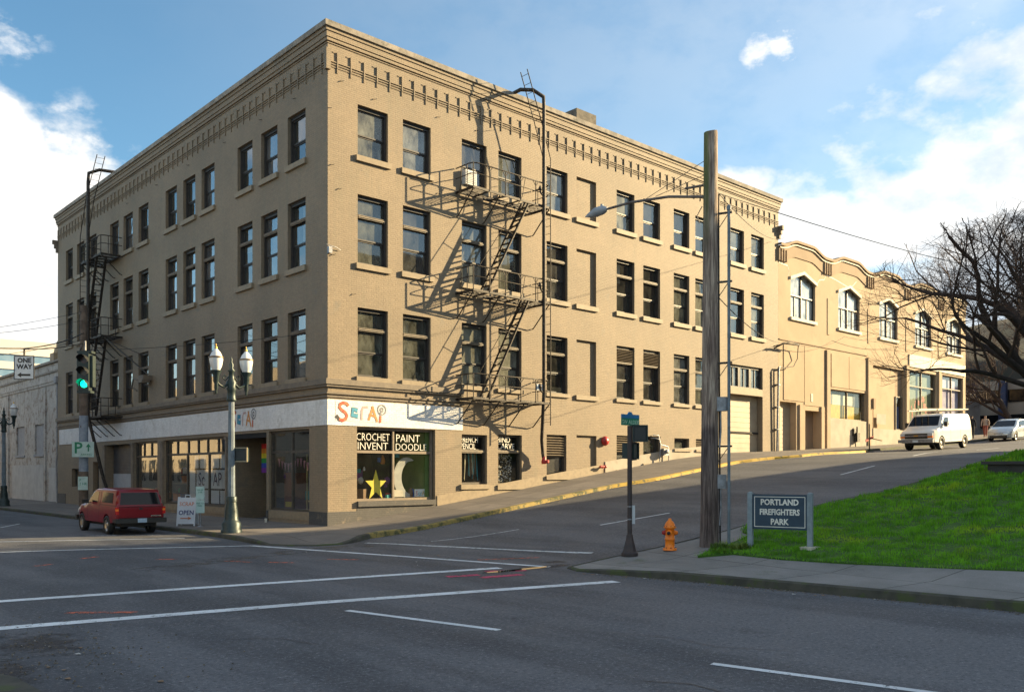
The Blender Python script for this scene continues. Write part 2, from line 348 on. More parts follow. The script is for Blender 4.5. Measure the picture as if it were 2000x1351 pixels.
def sheet(poly, step, zf, skirt=None, mb=None):
    mb = mb or MB(); vs, fs, bd = cdt(poly, step); mb.add([(v.x, v.y, zf(v.x, v.y)) for v in vs], [tuple(f) for f in fs], True)
    if skirt is not None:
        n = len(bd)
        for i in range(n):
            a, b = bd[i], bd[(i + 1) % n]; za, zb = zf(a.x, a.y), zf(b.x, b.y)
            mb.quad((a.x, a.y, za), (b.x, b.y, zb), (b.x, b.y, zb - skirt), (a.x, a.y, za - skirt))
    return mb
def ribbon(pts, w, zf, off, mb=None, step=.7):
    mb = mb or MB(); P = []
    for i in range(len(pts) - 1):
        a, b = V(pts[i]), V(pts[i + 1]); m = max(1, int((b - a).length / step)); P += [a.lerp(b, k / m) for k in range(m)]
    P.append(V(pts[-1])); L = []
    for i, p in enumerate(P):
        d = (P[min(i + 1, len(P) - 1)] - P[max(i - 1, 0)]).normalized(); q = V((-d.y, d.x)) * w / 2
        for e in (p + q, p - q): L.append((e.x, e.y, zf(e.x, e.y) + off))
    return mb.add(L, [(2 * i, 2 * i + 1, 2 * i + 3, 2 * i + 2) for i in range(len(P) - 1)])
def asphalt(name, c1, c2):
    m = bpy.data.materials.new(name); m.use_nodes = True; t = NT(m.node_tree)
    out = t.n('ShaderNodeOutputMaterial'); p = t.n('ShaderNodeBsdfPrincipled'); t.l(p.outputs[0], out.inputs[0])
    g = t.n('ShaderNodeNewGeometry').outputs['Position']
    mp = t.n('ShaderNodeMapping'); t.l(g, mp.inputs[0]); mp.inputs['Scale'].default_value = (1, .18, 1)
    col = t.mix(t.ramp(t.noise(mp.outputs[0], .6, 6, .6), .38, .62), tuple(x * .82 for x in c1), tuple(x * 1.08 for x in c2))
    col = t.mix(t.math('MULTIPLY', t.ramp(t.noise(g, .23, 5, .65), .52, .72), .5), col, (.050, .050, .054))
    col = t.mix(t.math('MULTIPLY', t.ramp(t.noise(g, 1.3, 7, .7), .60, .72), .5), col, (.045, .044, .044))
    sp = t.math('ADD', t.math('MULTIPLY', t.noise(g, 60, 3, .8), .45), t.math('MULTIPLY', t.noise(g, 19, 4, .8), .55))
    col = t.mix(t.ramp(sp, .53, .66), col, (.32, .32, .32)); col = t.mix(t.ramp(sp, .48, .38), col, (.030, .031, .034))
    t.l(col, p.inputs['Base Color']); p.inputs['Specular IOR Level'].default_value = .35
    t.l(t.math('ADD', .62, t.math('MULTIPLY', t.noise(g, .6, 5), .3)), p.inputs['Roughness'])
    b = t.n('ShaderNodeBump', i_Strength=.35, i_Distance=.008); t.l(t.noise(g, 55, 4, .7), b.inputs['Height']); t.l(b.outputs[0], p.inputs['Normal'])
    return m
def paving(name, c1, c2, moss=(.09, .11, .045), mlo=.6, joint=1.5, rot=0):
    m = bpy.data.materials.new(name); m.use_nodes = True; t = NT(m.node_tree)
    out = t.n('ShaderNodeOutputMaterial'); p = t.n('ShaderNodeBsdfPrincipled', i_Roughness=.85); t.l(p.outputs[0], out.inputs[0])
    g = t.n('ShaderNodeNewGeometry').outputs['Position']
    mp = t.n('ShaderNodeMapping'); t.l(g, mp.inputs[0]); mp.inputs['Rotation'].default_value = (0, 0, rot)
    br = t.n('ShaderNodeTexBrick', offset=0); t.l(mp.outputs[0], br.inputs['Vector'])
    for k, v in (('Scale', 1), ('Brick Width', joint), ('Row Height', joint), ('Mortar Size', .018), ('Mortar Smooth', .3)): br.inputs[k].default_value = v
    br.inputs['Color1'].default_value = (1.08, 1.08, 1.08, 1); br.inputs['Color2'].default_value = (.84, .84, .84, 1); br.inputs['Mortar'].default_value = (.30, .31, .27, 1)
    col = t.mix(t.ramp(t.noise(g, .7, 7, .65), .3, .7), c1, c2)
    col = t.mix(t.math('MULTIPLY', t.ramp(t.noise(g, 1.1, 8, .7), .55, .72), .6), col, tuple(x * .5 for x in c2))
    col = t.mix(t.ramp(t.noise(g, .45, 8, .7), mlo, mlo + .1), col, moss)
    col = t.mix(t.ramp(t.noise(g, 60, 3), .58, .72), col, tuple(min(1, x * 1.5) for x in c1))
    t.l(t.mix(1, col, br.outputs['Color'], 'MULTIPLY'), p.inputs['Base Color'])
    b = t.n('ShaderNodeBump', i_Strength=.3, i_Distance=.01); t.l(t.math('ADD', t.noise(g, 30, 5, .7), t.math('MULTIPLY', br.outputs['Fac'], -1)), b.inputs['Height']); t.l(b.outputs[0], p.inputs['Normal'])
    return m
def paint(name, c, under=(.055, .055, .058), lo=.36, hi=.46, sc=5, alpha=True):
    m = bpy.data.materials.new(name); m.use_nodes = True; t = NT(m.node_tree)
    out = t.n('ShaderNodeOutputMaterial'); p = t.n('ShaderNodeBsdfPrincipled', i_Roughness=.7)
    g = t.n('ShaderNodeNewGeometry').outputs['Position']
    col = t.mix(t.ramp(t.noise(g, 1.2, 5), .3, .7), c, tuple(x * .8 for x in c)); t.l(col, p.inputs['Base Color'])
    tr = t.n('ShaderNodeBsdfTransparent'); ms = t.n('ShaderNodeMixShader')
    f = t.math('ADD', t.math('MULTIPLY', t.noise(g, sc, 8, .7), .65), t.math('MULTIPLY', t.noise(g, 45, 3, .7), .35))
    t.l(t.ramp(f, lo, hi), ms.inputs[0]); t.l(tr.outputs[0], ms.inputs[1]); t.l(p.outputs[0], ms.inputs[2]); t.l(ms.outputs[0], out.inputs[0])
    return m
m_asph = asphalt('asphalt', (.080, .083, .092), (.112, .114, .122))
m_walk = paving('sidewalk_concrete', (.185, .160, .138), (.135, .12, .106), mlo=.66)
m_ramp = paving('park_walk_concrete', (.25, .24, .225), (.175, .17, .158), mlo=.60, joint=1.9, rot=.11)
m_curb = M('curb_concrete', (.075, .070, .052), (.045, .043, .033), 3, .9, bump=.6, bscale=18, c3=(.06, .075, .025), s3=2.2, lo3=.5, hi3=.62)
m_yel = M('curb_yellow_paint', (.55, .36, .05), (.44, .29, .05), 5, .75, bump=.5, bscale=20, c3=(.13, .12, .06), s3=3.5, lo3=.52, hi3=.64)
m_ycurb2 = M('curb_yellow_worn', (.34, .24, .06), (.25, .19, .06), 5, .8, bump=.5, bscale=20, c3=(.07, .075, .03), s3=2.5, lo3=.46, hi3=.6)
m_line = paint('road_line_paint', (.72, .75, .76), lo=.36, hi=.47); m_linew = paint('worn_line_paint', (.66, .70, .71), lo=.36, hi=.52, sc=9)
m_pink = paint('pink_spray_paint', (.62, .05, .14), lo=.42, hi=.50, sc=7); m_orsp = paint('orange_spray_paint', (.66, .15, .07), lo=.46, hi=.54, sc=9)
m_dirt = paint('dirt_streak', (.12, .10, .08), lo=.48, hi=.62, sc=2)
m_mud = bpy.data.materials.new('wet_dirt'); m_mud.use_nodes = True; t = NT(m_mud.node_tree); out = t.n('ShaderNodeOutputMaterial'); p = t.n('ShaderNodeBsdfPrincipled', i_Roughness=.7); p.inputs['Base Color'].default_value = (.050, .036, .028, 1)
g = t.n('ShaderNodeNewGeometry').outputs['Position']; gc = t.n('ShaderNodeTexCoord').outputs['Generated']; mpx = t.n('ShaderNodeMapping'); t.l(gc, mpx.inputs[0]); mpx.inputs['Location'].default_value = (-.5, -.5, 0); mpx.inputs['Scale'].default_value = (1, 1, 0)
ln_ = t.n('ShaderNodeVectorMath', operation='LENGTH'); t.l(mpx.outputs[0], ln_.inputs[0]); f = t.math('MULTIPLY', t.ramp(t.math('ADD', t.noise(g, 3.5, 9, .75), t.math('MULTIPLY', t.math('SUBTRACT', .3, ln_.outputs['Value']), .9)), .50, .70), .6)
tr = t.n('ShaderNodeBsdfTransparent'); ms = t.n('ShaderNodeMixShader'); t.l(f, ms.inputs[0]); t.l(tr.outputs[0], ms.inputs[1]); t.l(p.outputs[0], ms.inputs[2]); t.l(ms.outputs[0], out.inputs[0])
m_crack = M('tar_crack', (.018, .018, .02), rough=.5)

def geo(lst): return lst
gx = [-400, -200, -100, -60, -40, -30, -24, -20] + [x * .75 - 18 for x in range(0, 150)] + [96, 110, 140, 200, 300, 600]
gy = [-500, -200, -100, -60, -45, -35] + [y * 1.5 - 30 for y in range(0, 60)] + [62, 80, 110, 160, 260, 600]
mb = MB(); nx, ny = len(gx), len(gy)
mb.add([(x, y, road(x, y)) for x in gx for y in gy], [(i * ny + j, (i + 1) * ny + j, (i + 1) * ny + j + 1, i * ny + j + 1) for i in range(nx - 1) for j in range(ny - 1)], True)
mb.build('road', m_asph, kind='structure')
corner = [(-4.0, .6), (-4.08, -.6), (-4.2, -1.8), (-4.35, -3.0), (-4.3, -3.9), (-4.0, -4.6), (-3.4, -5.1), (-2.7, -5.15), (-2.0, -4.8), (-1.4, -4.3), (-.8, -3.85), (0, -3.62)]
rightc = [(x * 1.0, yc(x)) for x in [i * .75 for i in range(1, 160)]]
outer = [(-4.0, 90)] + [(-4.0, y) for y in range(60, 1, -4)] + corner + rightc
poly = outer + [(rightc[-1][0], .25), (.25, .25), (.25, 90)]
sheet(poly, .75, lambda x, y: walkz(x, y), .35).build('sidewalk', m_walk, kind='structure')
def curbstrip(path, zf, w, hi, lo, mb, side=1):
    P = [V(p) for p in path]; ring = []
    for i, p in enumerate(P):
        d = (P[min(i + 1, len(P) - 1)] - P[max(i - 1, 0)]).normalized(); q = V((-d.y, d.x)) * side
        o, i2 = p - q * .03, p + q * w; z = zf(p.x, p.y)
        ring += [(i2.x, i2.y, z + .004), (i2.x, i2.y, z + hi), (p.x + q.x * .02, p.y + q.y * .02, z + hi), (o.x, o.y, z + hi - .03), (o.x - q.x * .03, o.y - q.y * .03, z - lo)]
    n = 5; mb.add(ring, [(i * n + k, i * n + k + 1, (i + 1) * n + k + 1, (i + 1) * n + k) for i in range(len(P) - 1) for k in range(n - 1)], False)
    return mb
P1 = [p for p in outer if p[0] <= -.7]; P2 = [p for p in outer if -.9 < p[0] <= 11.3]; P3 = [p for p in outer if 11.2 <= p[0] <= 32]; P4 = [p for p in outer if p[0] > 31.4]
curbstrip(P1, walkz, .09, .012, .33, MB()).build('curb_left', m_curb, kind='structure')
curbstrip(P2, walkz, .16, .012, .33, MB()).build('curb_yellow_low', m_ycurb2, kind='structure')
curbstrip(P3, walkz, .16, .012, .33, MB()).build('curb_yellow_high', m_yel, kind='structure')
curbstrip(P4, walkz, .16, .012, .33, MB()).build('curb_far', m_curb, kind='structure')
curbP = [(.6, -45), (-.6, -32), (-1.3, -26), (-1.65, -23), (-2.0, -19.5), (-2.3, -17), (-2.55, -15.4), (-2.6, -14.6), (-2.35, -14.1), (-1.8, -13.9), (-.6, -13.85), (1, -14.0), (3.15, -14.24), (5.5, -14.35), (7.6, -14.5), (9.2, -14.8), (10.6, -15.15), (12.5, -15.35), (16, -15.37), (19, -15.3), (24, -15.2), (40, -15.2), (95, -15.2)]
sheet(curbP + [(95, -45)], 1.0, parkz, .35).build('park_walk', m_ramp, kind='structure')
curbstrip(curbP, parkz, .07, .012, .33, MB(), -1).build('curb_park', m_curb, kind='structure')
grassP = [(.15, -15.75), (.75, -16.3), (.62, -17.6), (.72, -18.9), (.95, -20.3), (1.3, -22.1), (1.8, -26), (3, -34), (3, -44), (90, -44), (90, -15.55), (40, -15.5), (24, -15.5), (19, -15.58), (16, -15.64), (12.5, -15.62), (10.4, -15.4), (9, -15.05), (7.5, -14.75), (5.5, -14.6), (3.9, -14.55), (3.3, -14.9), (3.0, -15.3), (1.9, -15.45), (1.2, -15.5)]
def lawn(x, y): return parkz(x, y) + .035 + .03 * noise.noise(V((x * .8, y * .8, 0))) + .012 * noise.noise(V((x * 4, y * 4, 3)))
m_lawn = M('lawn_soil_green', (.03, .085, .006), (.05, .12, .008), 3, .95, bump=1, bscale=25)
sheet(grassP, .55, lawn, .08).build('lawn', m_lawn, kind='structure')
def leafmat(name, c1, c2, c3, sc=1.2):
    m = bpy.data.materials.new(name); m.use_nodes = True; t = NT(m.node_tree)
    out = t.n('ShaderNodeOutputMaterial'); p = t.n('ShaderNodeBsdfPrincipled', i_Roughness=.6)
    g = t.n('ShaderNodeNewGeometry').outputs['Position']
    col = t.mix(t.ramp(t.noise(g, sc, 5, .6), .35, .65), c1, c2); col = t.mix(t.ramp(t.noise(g, .5, 4), .52, .7), col, c3); t.l(col, p.inputs['Base Color'])
    tl = t.n('ShaderNodeBsdfTranslucent'); t.l(col, tl.inputs[0]); ms = t.n('ShaderNodeMixShader', i_0=.35); t.l(p.outputs[0], ms.inputs[1]); t.l(tl.outputs[0], ms.inputs[2]); t.l(ms.outputs[0], out.inputs[0])
    return m
rng = random.Random(4)
mb = MB(); vs = []; fs = []
def inpoly(x, y, poly):
    c = False; n = len(poly)
    for i in range(n):
        (xa, ya), (xb, yb) = poly[i], poly[(i + 1) % n]
        if (ya > y) != (yb > y) and x < (xb - xa) * (y - ya) / (yb - ya) + xa: c = not c
    return c
cnt = 0
while cnt < 95000:
    k = rng.random(); x = .1 + 26 * k ** 1.7; y = -14.4 - rng.random() ** 1.0 * (9 if x < 6 else 10)
    if not inpoly(x + rng.gauss(0, .06), y + rng.gauss(0, .06), grassP): continue
    cl = noise.noise(V((x * 2.2, y * 2.2, 7))); 
    h = (.03 + .06 * rng.random()) * max(.3, 1 + 1.6 * cl) * (1 + .02 * x); z = lawn(x, y) - .01; a = rng.random() * 6.28; w = .007 + .004 * x * .25; lx, ly = rng.uniform(-.03, .03), rng.uniform(-.03, .03)
    b = len(vs); vs += [(x - w * math.cos(a), y - w * math.sin(a), z), (x + w * math.cos(a), y + w * math.sin(a), z), (x + lx, y + ly, z + h)]; fs.append((b, b + 1, b + 2)); cnt += 1
mb.add(vs, fs); mb.build('grass', leafmat('grass_blades', (.08, .235, .006), (.18, .46, .012), (.38, .56, .015), 2.6), kind='stuff', label='bright green winter grass covering the triangular park lawn', cat='grass')

# road markings (each a flat painted thing of the road)
def mark(name, pts, w, m=m_line, off=.006, label=None):
    o = ribbon(pts, w, road, off).build(name, m, kind='structure'); return o
mark('crosswalk_line', [(-4.75, -3.75), (-3.5, -9), (-2.45, -13.6)], .20)
mark('crosswalk_line', [(-13.5, -.2), (-9, -1.7), (-4.75, -3.75)], .17)
mark('crosswalk_line', [(-1.75, -5.1), (-1.35, -6), (.3, -12.4)], .19, m_linew)
mark('crosswalk_line', [(-14.5, -10.9), (-9, -11.9), (-3.4, -13.0)], .28)
mark('crosswalk_line', [(-15, -13.75), (-9, -14.9), (-3.35, -16.35)], .30)
mark('stop_line', [(-13.5, 4.7), (-5.0, .4)], .2)
mark('lane_line', [(-9.15, -15.9), (-8.55, -18.75)], .13)
mark('lane_line', [(-8.2, -21.9), (-7.4, -25.6)], .12)
mark('lane_line', [(3.97, -9.4), (6.4, -10.2)], .10); mark('lane_line', [(-.2, -6.3), (2.6, -7.2)], .07, m_linew)
mark('lane_line', [(15.6, -11.3), (18.3, -11.35)], .11); mark('lane_line', [(23, -10.9), (27.2, -10.3)], .11); mark('lane_line', [(32, -10.3), (35.5, -10.2)], .11)
mark('curb_marking', [(-6.9, 3.6), (-5.0, 2.4)], .1, m_linew); mark('curb_marking', [(-8, 10.5), (-6.8, 12.8)], .1, m_linew)
mark('spray_mark', [(-4.9, -14.1), (-3.9, -14.25)], .26, m_pink); mark('spray_mark', [(-5.3, -13.5), (-4.6, -13.7)], .24, m_pink); mark('spray_mark', [(-4.1, -13.3), (-3.3, -13.75)], .24, m_pink)
for a in [((-7.2, -7.4), (-6.9, -8.1)), ((-6.6, -8.4), (-6.2, -8.9)), ((-9.6, -4.5), (-9.1, -4.2)), ((-10.9, -5.6), (-10.5, -5.4)), ((-2.6, -11.3), (-1.1, -11.9)), ((-5.2, -8.7), (-4.7, -9.3)), ((-12.4, -13.2), (-11.6, -13.9)), ((-8.3, -5.9), (-7.9, -6.2))]:
    mark('spray_mark', a, .16, m_orsp)
mark('dirt_streak', [(-9.5, -8.2), (-7, -7.0), (-4.5, -6.2), (-2.2, -5.9)], .9, m_dirt, .004)
for cr in ([(-12.2, -14.9), (-11.6, -15.3), (-11.2, -15.2), (-10.6, -15.9)], [(-7.6, -19.8), (-7.3, -20.6), (-7.35, -21.4), (-6.9, -22.2)], [(-11.5, -16.9), (-11.0, -17.3), (-10.9, -17.9)], [(-6.2, -16.8), (-5.4, -17.4), (-5.2, -18.3), (-4.6, -19.2)], [(-1.8, -9.5), (-.6, -10.4), (1.8, -10.9), (3.6, -12.2)]): mark('tar_crack', cr, .012, m_crack)
mark('tar_crack', [(-9.4, -21.9), (-9.15, -22.3), (-9.2, -22.7), (-8.9, -23.4), (-8.95, -23.8)], .018, m_crack); mark('tar_crack', [(-8.85, -24.1), (-8.8, -24.5)], .016, m_crack)
puddle = M('puddle_water', (.02, .02, .02), rough=.02, spec=1)
mb = MB(); mb.add([(-3.35 + .9 * math.cos(a) * (1 + .2 * math.sin(3 * a)), -13.55 + .16 * math.sin(a) * (1 + .3 * math.cos(2 * a)), -.193) for a in [i * .26 for i in range(24)]], [tuple(range(24))]); mb.build('puddle', puddle, kind='structure')
for (x, y, rx, ry) in ((-2.3, -13.5, 1.3, .45), (-13.3, -15.6, .9, 1.5), (-14.0, -17.0, .5, 1.2), (-1.2, -12.9, 1.2, .35)):
    mb = MB(); mb.add([(x + rx * math.cos(a) * (1 + .25 * math.sin(3 * a + x)), y + ry * math.sin(a) * (1 + .2 * math.cos(4 * a)), -.1965) for a in [i * .26 for i in range(24)]], [tuple(range(24))]); mb.build('gutter_dirt', m_mud, kind='structure')
# ------------------------------------------------------------------ main corner building
FR = Fac((1, 0, 0), (0, -1, 0)); FL = Fac((0, 1, 0), (-1, 0, 0))
BX, BY, BZ = 30.2, 32.2, 17.7
bld = thing('corner_brick_building', 'large four storey tan painted brick corner building with a white band above its shops', 'building', (0, 0, 0))
ucols = [1.25, 3.27, 6.17, 8.15, 11.0, 12.92, 15.7, 17.7, 20.15, 22.0, 25.25, 27.3]
lcols = [1.56, 3.72, 5.82, 9.40, 11.42, 13.52, 17.08, 19.25, 21.33, 24.92, 27.05, 29.2]
FZ = [(13.5, 15.38), (9.56, 12.1), (5.42, 7.96)]
WW = 1.33; DP = .27
opsR, winR = [], []
for i, u in enumerate(ucols):
    for k, (a, b) in enumerate(FZ):
        if k == 2 and i >= 10: continue
        if i == 5: opsR.append((u, u + WW, a, b, .13, 1))
        else: opsR.append((u, u + WW, a, b, DP)); winR.append((u, u + WW, a, b, k, i))
opsR += [(1.22, 4.82, .85, 3.58, .3), (6.17, 7.52, 1.42, 3.45, .27), (8.14, 9.5, 1.38, 3.5, .27), (11.0, 12.25, 1.75, 3.58, .27), (12.92, 14.27, 1.62, 3.6, .13, 1), (15.7, 17.06, 2.02, 3.67, .27), (17.7, 19.06, 2.34, 3.7, .27), (20.2, 21.46, 3.1, 3.66, .27), (22.05, 23.25, 3.1, 3.66, .27), (25.17, 28.5, 6.64, 7.87, .27), (25.17, 28.5, 1.8, 6.22, .42)]
opsL = [(u, u + 1.35, a, b, DP) for u in lcols for a, b in FZ]
opsL += [(1.29, 4.42, .45, 3.52, .25), (4.62, 8.05, -.3, 3.5, 2.2), (8.22, 15.05, .42, 3.45, .25), (15.9, 19.02, .42, 3.45, .25), (19.35, 23.3, -.3, 3.4, .45), (24.5, 25.5, -.3, 2.5, .35), (27.3, 29.4, 1.05, 2.12, .3)]
mb = MB(); FR.wall(mb, 0, BX, -1, BZ, opsR); FL.wall(mb, 0, BY, -1, BZ, opsL)
mb.quad((BX, 0, -1), (BX, BY, -1), (BX, BY, BZ), (BX, 0, BZ)); mb.quad((0, BY, -1), (BX, BY, -1), (BX, BY, BZ), (0, BY, BZ)); mb.quad((0, 0, 17.2), (BX, 0, 17.2), (BX, BY, 17.2), (0, BY, 17.2))
mb.build('wall', m_brick, bld)
# inner core keeps the rooms dark behind the glass; upper rooms 1.6 m deep, shop rooms deeper
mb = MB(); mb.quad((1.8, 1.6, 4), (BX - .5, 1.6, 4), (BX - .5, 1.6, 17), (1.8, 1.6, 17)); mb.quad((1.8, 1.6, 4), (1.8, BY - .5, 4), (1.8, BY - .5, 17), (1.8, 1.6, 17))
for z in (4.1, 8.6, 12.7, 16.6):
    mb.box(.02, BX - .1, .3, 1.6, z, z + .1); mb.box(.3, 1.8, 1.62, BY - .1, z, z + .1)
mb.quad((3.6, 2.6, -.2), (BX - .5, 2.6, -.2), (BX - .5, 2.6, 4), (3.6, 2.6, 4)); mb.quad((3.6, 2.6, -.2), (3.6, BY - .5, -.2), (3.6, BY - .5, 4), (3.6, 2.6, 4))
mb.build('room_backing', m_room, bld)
# projecting bands, belt and cornice: (z0,z1,d)
def belts(F, u0, u1, defs, mb, wrap=True):
    for a, b, d in defs: F.box(mb, u0 - (d if wrap else 0), u1, -.02, d, a, b)
mb = MB(); defs = [(5.06, 5.26, .14), (4.98, 5.06, .09), (4.72, 4.78, .07), (4.60, 4.66, .05)]
for a, b, d in defs: FR.box(mb, -d, 6.2, -.02, d, a, b); FL.box(mb, .02, BY, -.02, d + .001, a, b)
mb.build('belt_course', m_belt, bld)
mb = MB(); FR.box(mb, -.03, 6.2, -.02, .03, 3.61, 4.53); FL.box(mb, .02, BY - .4, -.02, .031, 3.61, 4.53); mb.build('painted_sign_band', m_white, bld)
mb = MB(); FR.box(mb, -.02, 1.22, -.02, .02, -1, .50); FR.box(mb, 1.22, 4.82, -.02, .012, -1, .66); FL.box(mb, .02, 1.28, -.02, .021, -1, .49); FL.box(mb, 30.6, BY, -.02, .02, -1, .6)
for a, b in ((4.45, 4.62), (8.05, 8.22)): FL.box(mb, a, b, -.1, .03, -.3, .42)
mb.split('painted_base', m_dkbase, bld)
mb = MB(); 
def plinth(u0, u1, h0, h1, d):
    n = max(1, int((u1 - u0) / .7))
    for i in range(n):
        a, b = u0 + (u1 - u0) * i / n, u0 + (u1 - u0) * (i + 1) / n; za, zb = H(a) + h0, H(b) + h1
        mb.prism([FR.p(a, -.02, -1), FR.p(b, -.02, -1), FR.p(b, -.02, zb), FR.p(a, -.02, za)], FR.N * (d + .02))
plinth(4.9, 14.6, .38, .38, .03); mb.build('parged_base', m_trim, bld)
mb = MB(); plinth(14.85, 24.9, .48, .48, .04); mb.build('concrete_base', m_conc, bld)
mb = MB()
cor = [(17.62, 17.75, .13), (17.42, 17.62, .095), (17.30, 17.42, .06), (17.22, 17.25, .03)]
for a, b, d in cor: FR.box(mb, -d, BX + d, -.02, d, a, b); FL.box(mb, .02, BY + d, -.02, d + .001, a, b)
for z, d in ((16.40, .024), (16.49, .030), (16.58, .038)): FR.box(mb, -d, BX, -.02, d, z, z + .035); FL.box(mb, .02, BY, -.02, d + .001, z, z + .035)
def tooth(F, u):
    F.box(mb, u, u + .045, -.02, .05, 16.40, 16.96); F.box(mb, u + .005, u + .04, -.02, .035, 16.22, 16.40)
    F.box(mb, u - .16, u + .0, -.02, .022, 16.925, 16.96)
for i in range(53): tooth(FR, .36 + .566 * i)
for i in range(57): tooth(FL, .36 + .566 * i)
FR.box(mb, -.12, .06, -.02, .12, 16.25, 17.0); FL.box(mb, .02, .06, -.02, .121, 16.25, 17.0)
mb.build('cornice', m_brick, bld)
mb = MB()
for F, L in ((FR, BX), (FL, BY)):
    for k, (z0, z1, d) in enumerate(((16.1, 16.35, .30), (15.85, 16.1, .20), (15.6, 15.85, .10))): F.box(mb, L - .05, L + .12, -.02 - .002 * k, d, z0, z1)
mb.split('end_bracket', m_belt, bld)
mb = MB(); FR.box(mb, -.20, BX + .2, -.35, .20, 17.75, 17.95); FL.box(mb, .35, BY + .2, -.35, .201, 17.751, 17.951); mb.build('coping', m_coping, bld)
mb = MB(); mb.box(15.05, 16.2, 2.0, 4.4, 16.9, 19.15); ch = mb.build('chimney', m_brick, bld)
mb = MB(); mb.box(14.92, 16.33, 1.87, 4.53, 19.15, 19.62); mb.build('chimney_cap', M('chimney_cap_concrete', (.16, .14, .11), (.10, .09, .075), 4, .9, bump=.5), ch)

rw = random.Random(11)
def sash_window(F, u0, u1, z0, z1, k, shaded, sill=True):
    f = MB(); g = [MB(), MB()]
    fw = .075; d0, d1 = -DP - .02, -.13
    F.box(f, u0, u0 + fw, d0, d1, z0, z1); F.box(f, u1 - fw, u1, d0, d1, z0, z1); F.box(f, u0 + fw, u1 - fw, d0, d1, z1 - .12, z1); F.box(f, u0 + fw, u1 - fw, d0, d1 + .02, z0, z0 + .06)
    F.box(f, u0 + fw, u1 - fw, d1, d1 + .03, z1 - .055, z1 - .03)
    h = z1 - z0; top = z1 - .12
    if k == 0: sash = [(z0 + .06, z0 + h * .44), (z0 + h * .44, top)]
    else:
        zt = z1 - h * .30; sash = [(z0 + .06, z0 + h * .36), (z0 + h * .36, zt - .05)]
        F.box(f, u0 + fw, u1 - fw, d0, d1 + .02, zt - .05, zt + .05)
    for j, (a, b) in enumerate(sash):
        dd = -DP + .02 if j == 0 else -DP + .055; s = .045; ua, ub = u0 + fw, u1 - fw
        F.box(f, ua, ua + s, dd - .02, dd + .02, a, b); F.box(f, ub - s, ub, dd - .02, dd + .02, a, b); F.box(f, ua + s, ub - s, dd - .02, dd + .02, a, a + .055); F.box(f, ua + s, ub - s, dd - .02, dd + .022, b - .05, b + (.01 if j == 0 else 0))
        q1, q2, q3 = rw.uniform(-.012, .012), rw.uniform(-.012, .012), rw.uniform(-.006, .006); g[0].quad(F.p(ua + s, dd + q1, a + .055), F.p(ub - s, dd + q2, a + .055), F.p(ub - s, dd + q2 + q3, b - .05), F.p(ua + s, dd + q1 + q3, b - .05))
    if k: F.rect(g[0], u0 + fw, u1 - fw, -DP + .03, zt + .05, top)
    w = f.build('window', m_frame, bld, at=F.p((u0 + u1) / 2, 0, z0))
    gm = (m_glassl if shaded else m_glass); mt = rw.choice(gm)
    g[0].build('pane', mt, w)
    if k:
        l = MB(); F.box(l, u0 + fw, u1 - fw - (.0), d1 + .02, d1 + .075, zt - .045, zt + .0); F.box(l, u0 + fw, u1 - fw, d1 + .02, d1 + .05, zt - .08, zt - .045); F.box(l, u0 + fw, u1 - fw, d1 + .02, d1 + .06, zt + .02, zt + .045); l.build('transom_ledge', m_framel if not shaded else m_belt, w)
    if sill:
        s = MB(); sz = z0
        if k == 2: F.box(s, u0 - .09, u1 + .09, -DP, .09, 5.265, z0 + .004)
        else: F.box(s, u0 - .10, u1 + .10, -.02, .10, sz - .20, sz + .004); F.box(s, u0 + .002, u1 - .002, -DP, -.02, sz - .05, sz + .004)
        s.build('sill', m_trim if k else m_trim, w)
    if rw.random() < .16:                            # venetian blind
        vb = MB(); zb = z0 + h * rw.choice([.1, .35, .5]); z_ = z1 - .16
        while z_ > zb: F.box(vb, u0 + .1, u1 - .1, -.40, -.37, z_, z_ + .012); z_ -= .045
        vb.build('blind', m_curt, w); return w
    c = rw.random()
    if c < (.55 if shaded else .22):
        b = MB(); frac = rw.choice([.35, .5, .62, 1.0]); ub = u1 - .1 if rw.random() < .5 else u0 + WW * rw.uniform(.4, .7)
        n = 10
        for i in range(n):
            a0, a1 = u0 + .1 + (ub - u0 - .1) * i / n, u0 + .1 + (ub - u0 - .1) * (i + 1) / n; e = .03 * (i % 2)
            zz = z1 - .14 - h * frac
            b.quad(F.p(a0, -.42 - e, max(z0, zz)), F.p(a1, -.42 - (.03 - e), max(z0, zz)), F.p(a1, -.42 - (.03 - e), z1 - .1), F.p(a0, -.42 - e, z1 - .1))
        b.build('curtain', m_curt, w)
    return w
for (a, b, c, d, k, i) in winR:
    w = sash_window(FR, a, b, c, d, k, False)
    if k == 2 and i in (6, 7):
        l = MB()
        for j in range(8): z = d - .72 + j * .075; l.prism([FR.p(a + .07, -.02, z), FR.p(a + .07, -.12, z + .05), FR.p(a + .07, -.11, z + .055), FR.p(a + .07, -.01, z + .008)], FR.U * (b - a - .14))
        l.build('louvre', m_framel, w)
for u in lcols:
    for k, (a, b) in enumerate(FZ): sash_window(FL, u, u + 1.35, a, b, k, True)
for a, b in FZ: 
    s = MB(); FR.box(s, ucols[5] - .1, ucols[5] + WW + .1, -.02, .10, a - .2, a + .004); s.build('blind_window_sill', m_trim, bld)
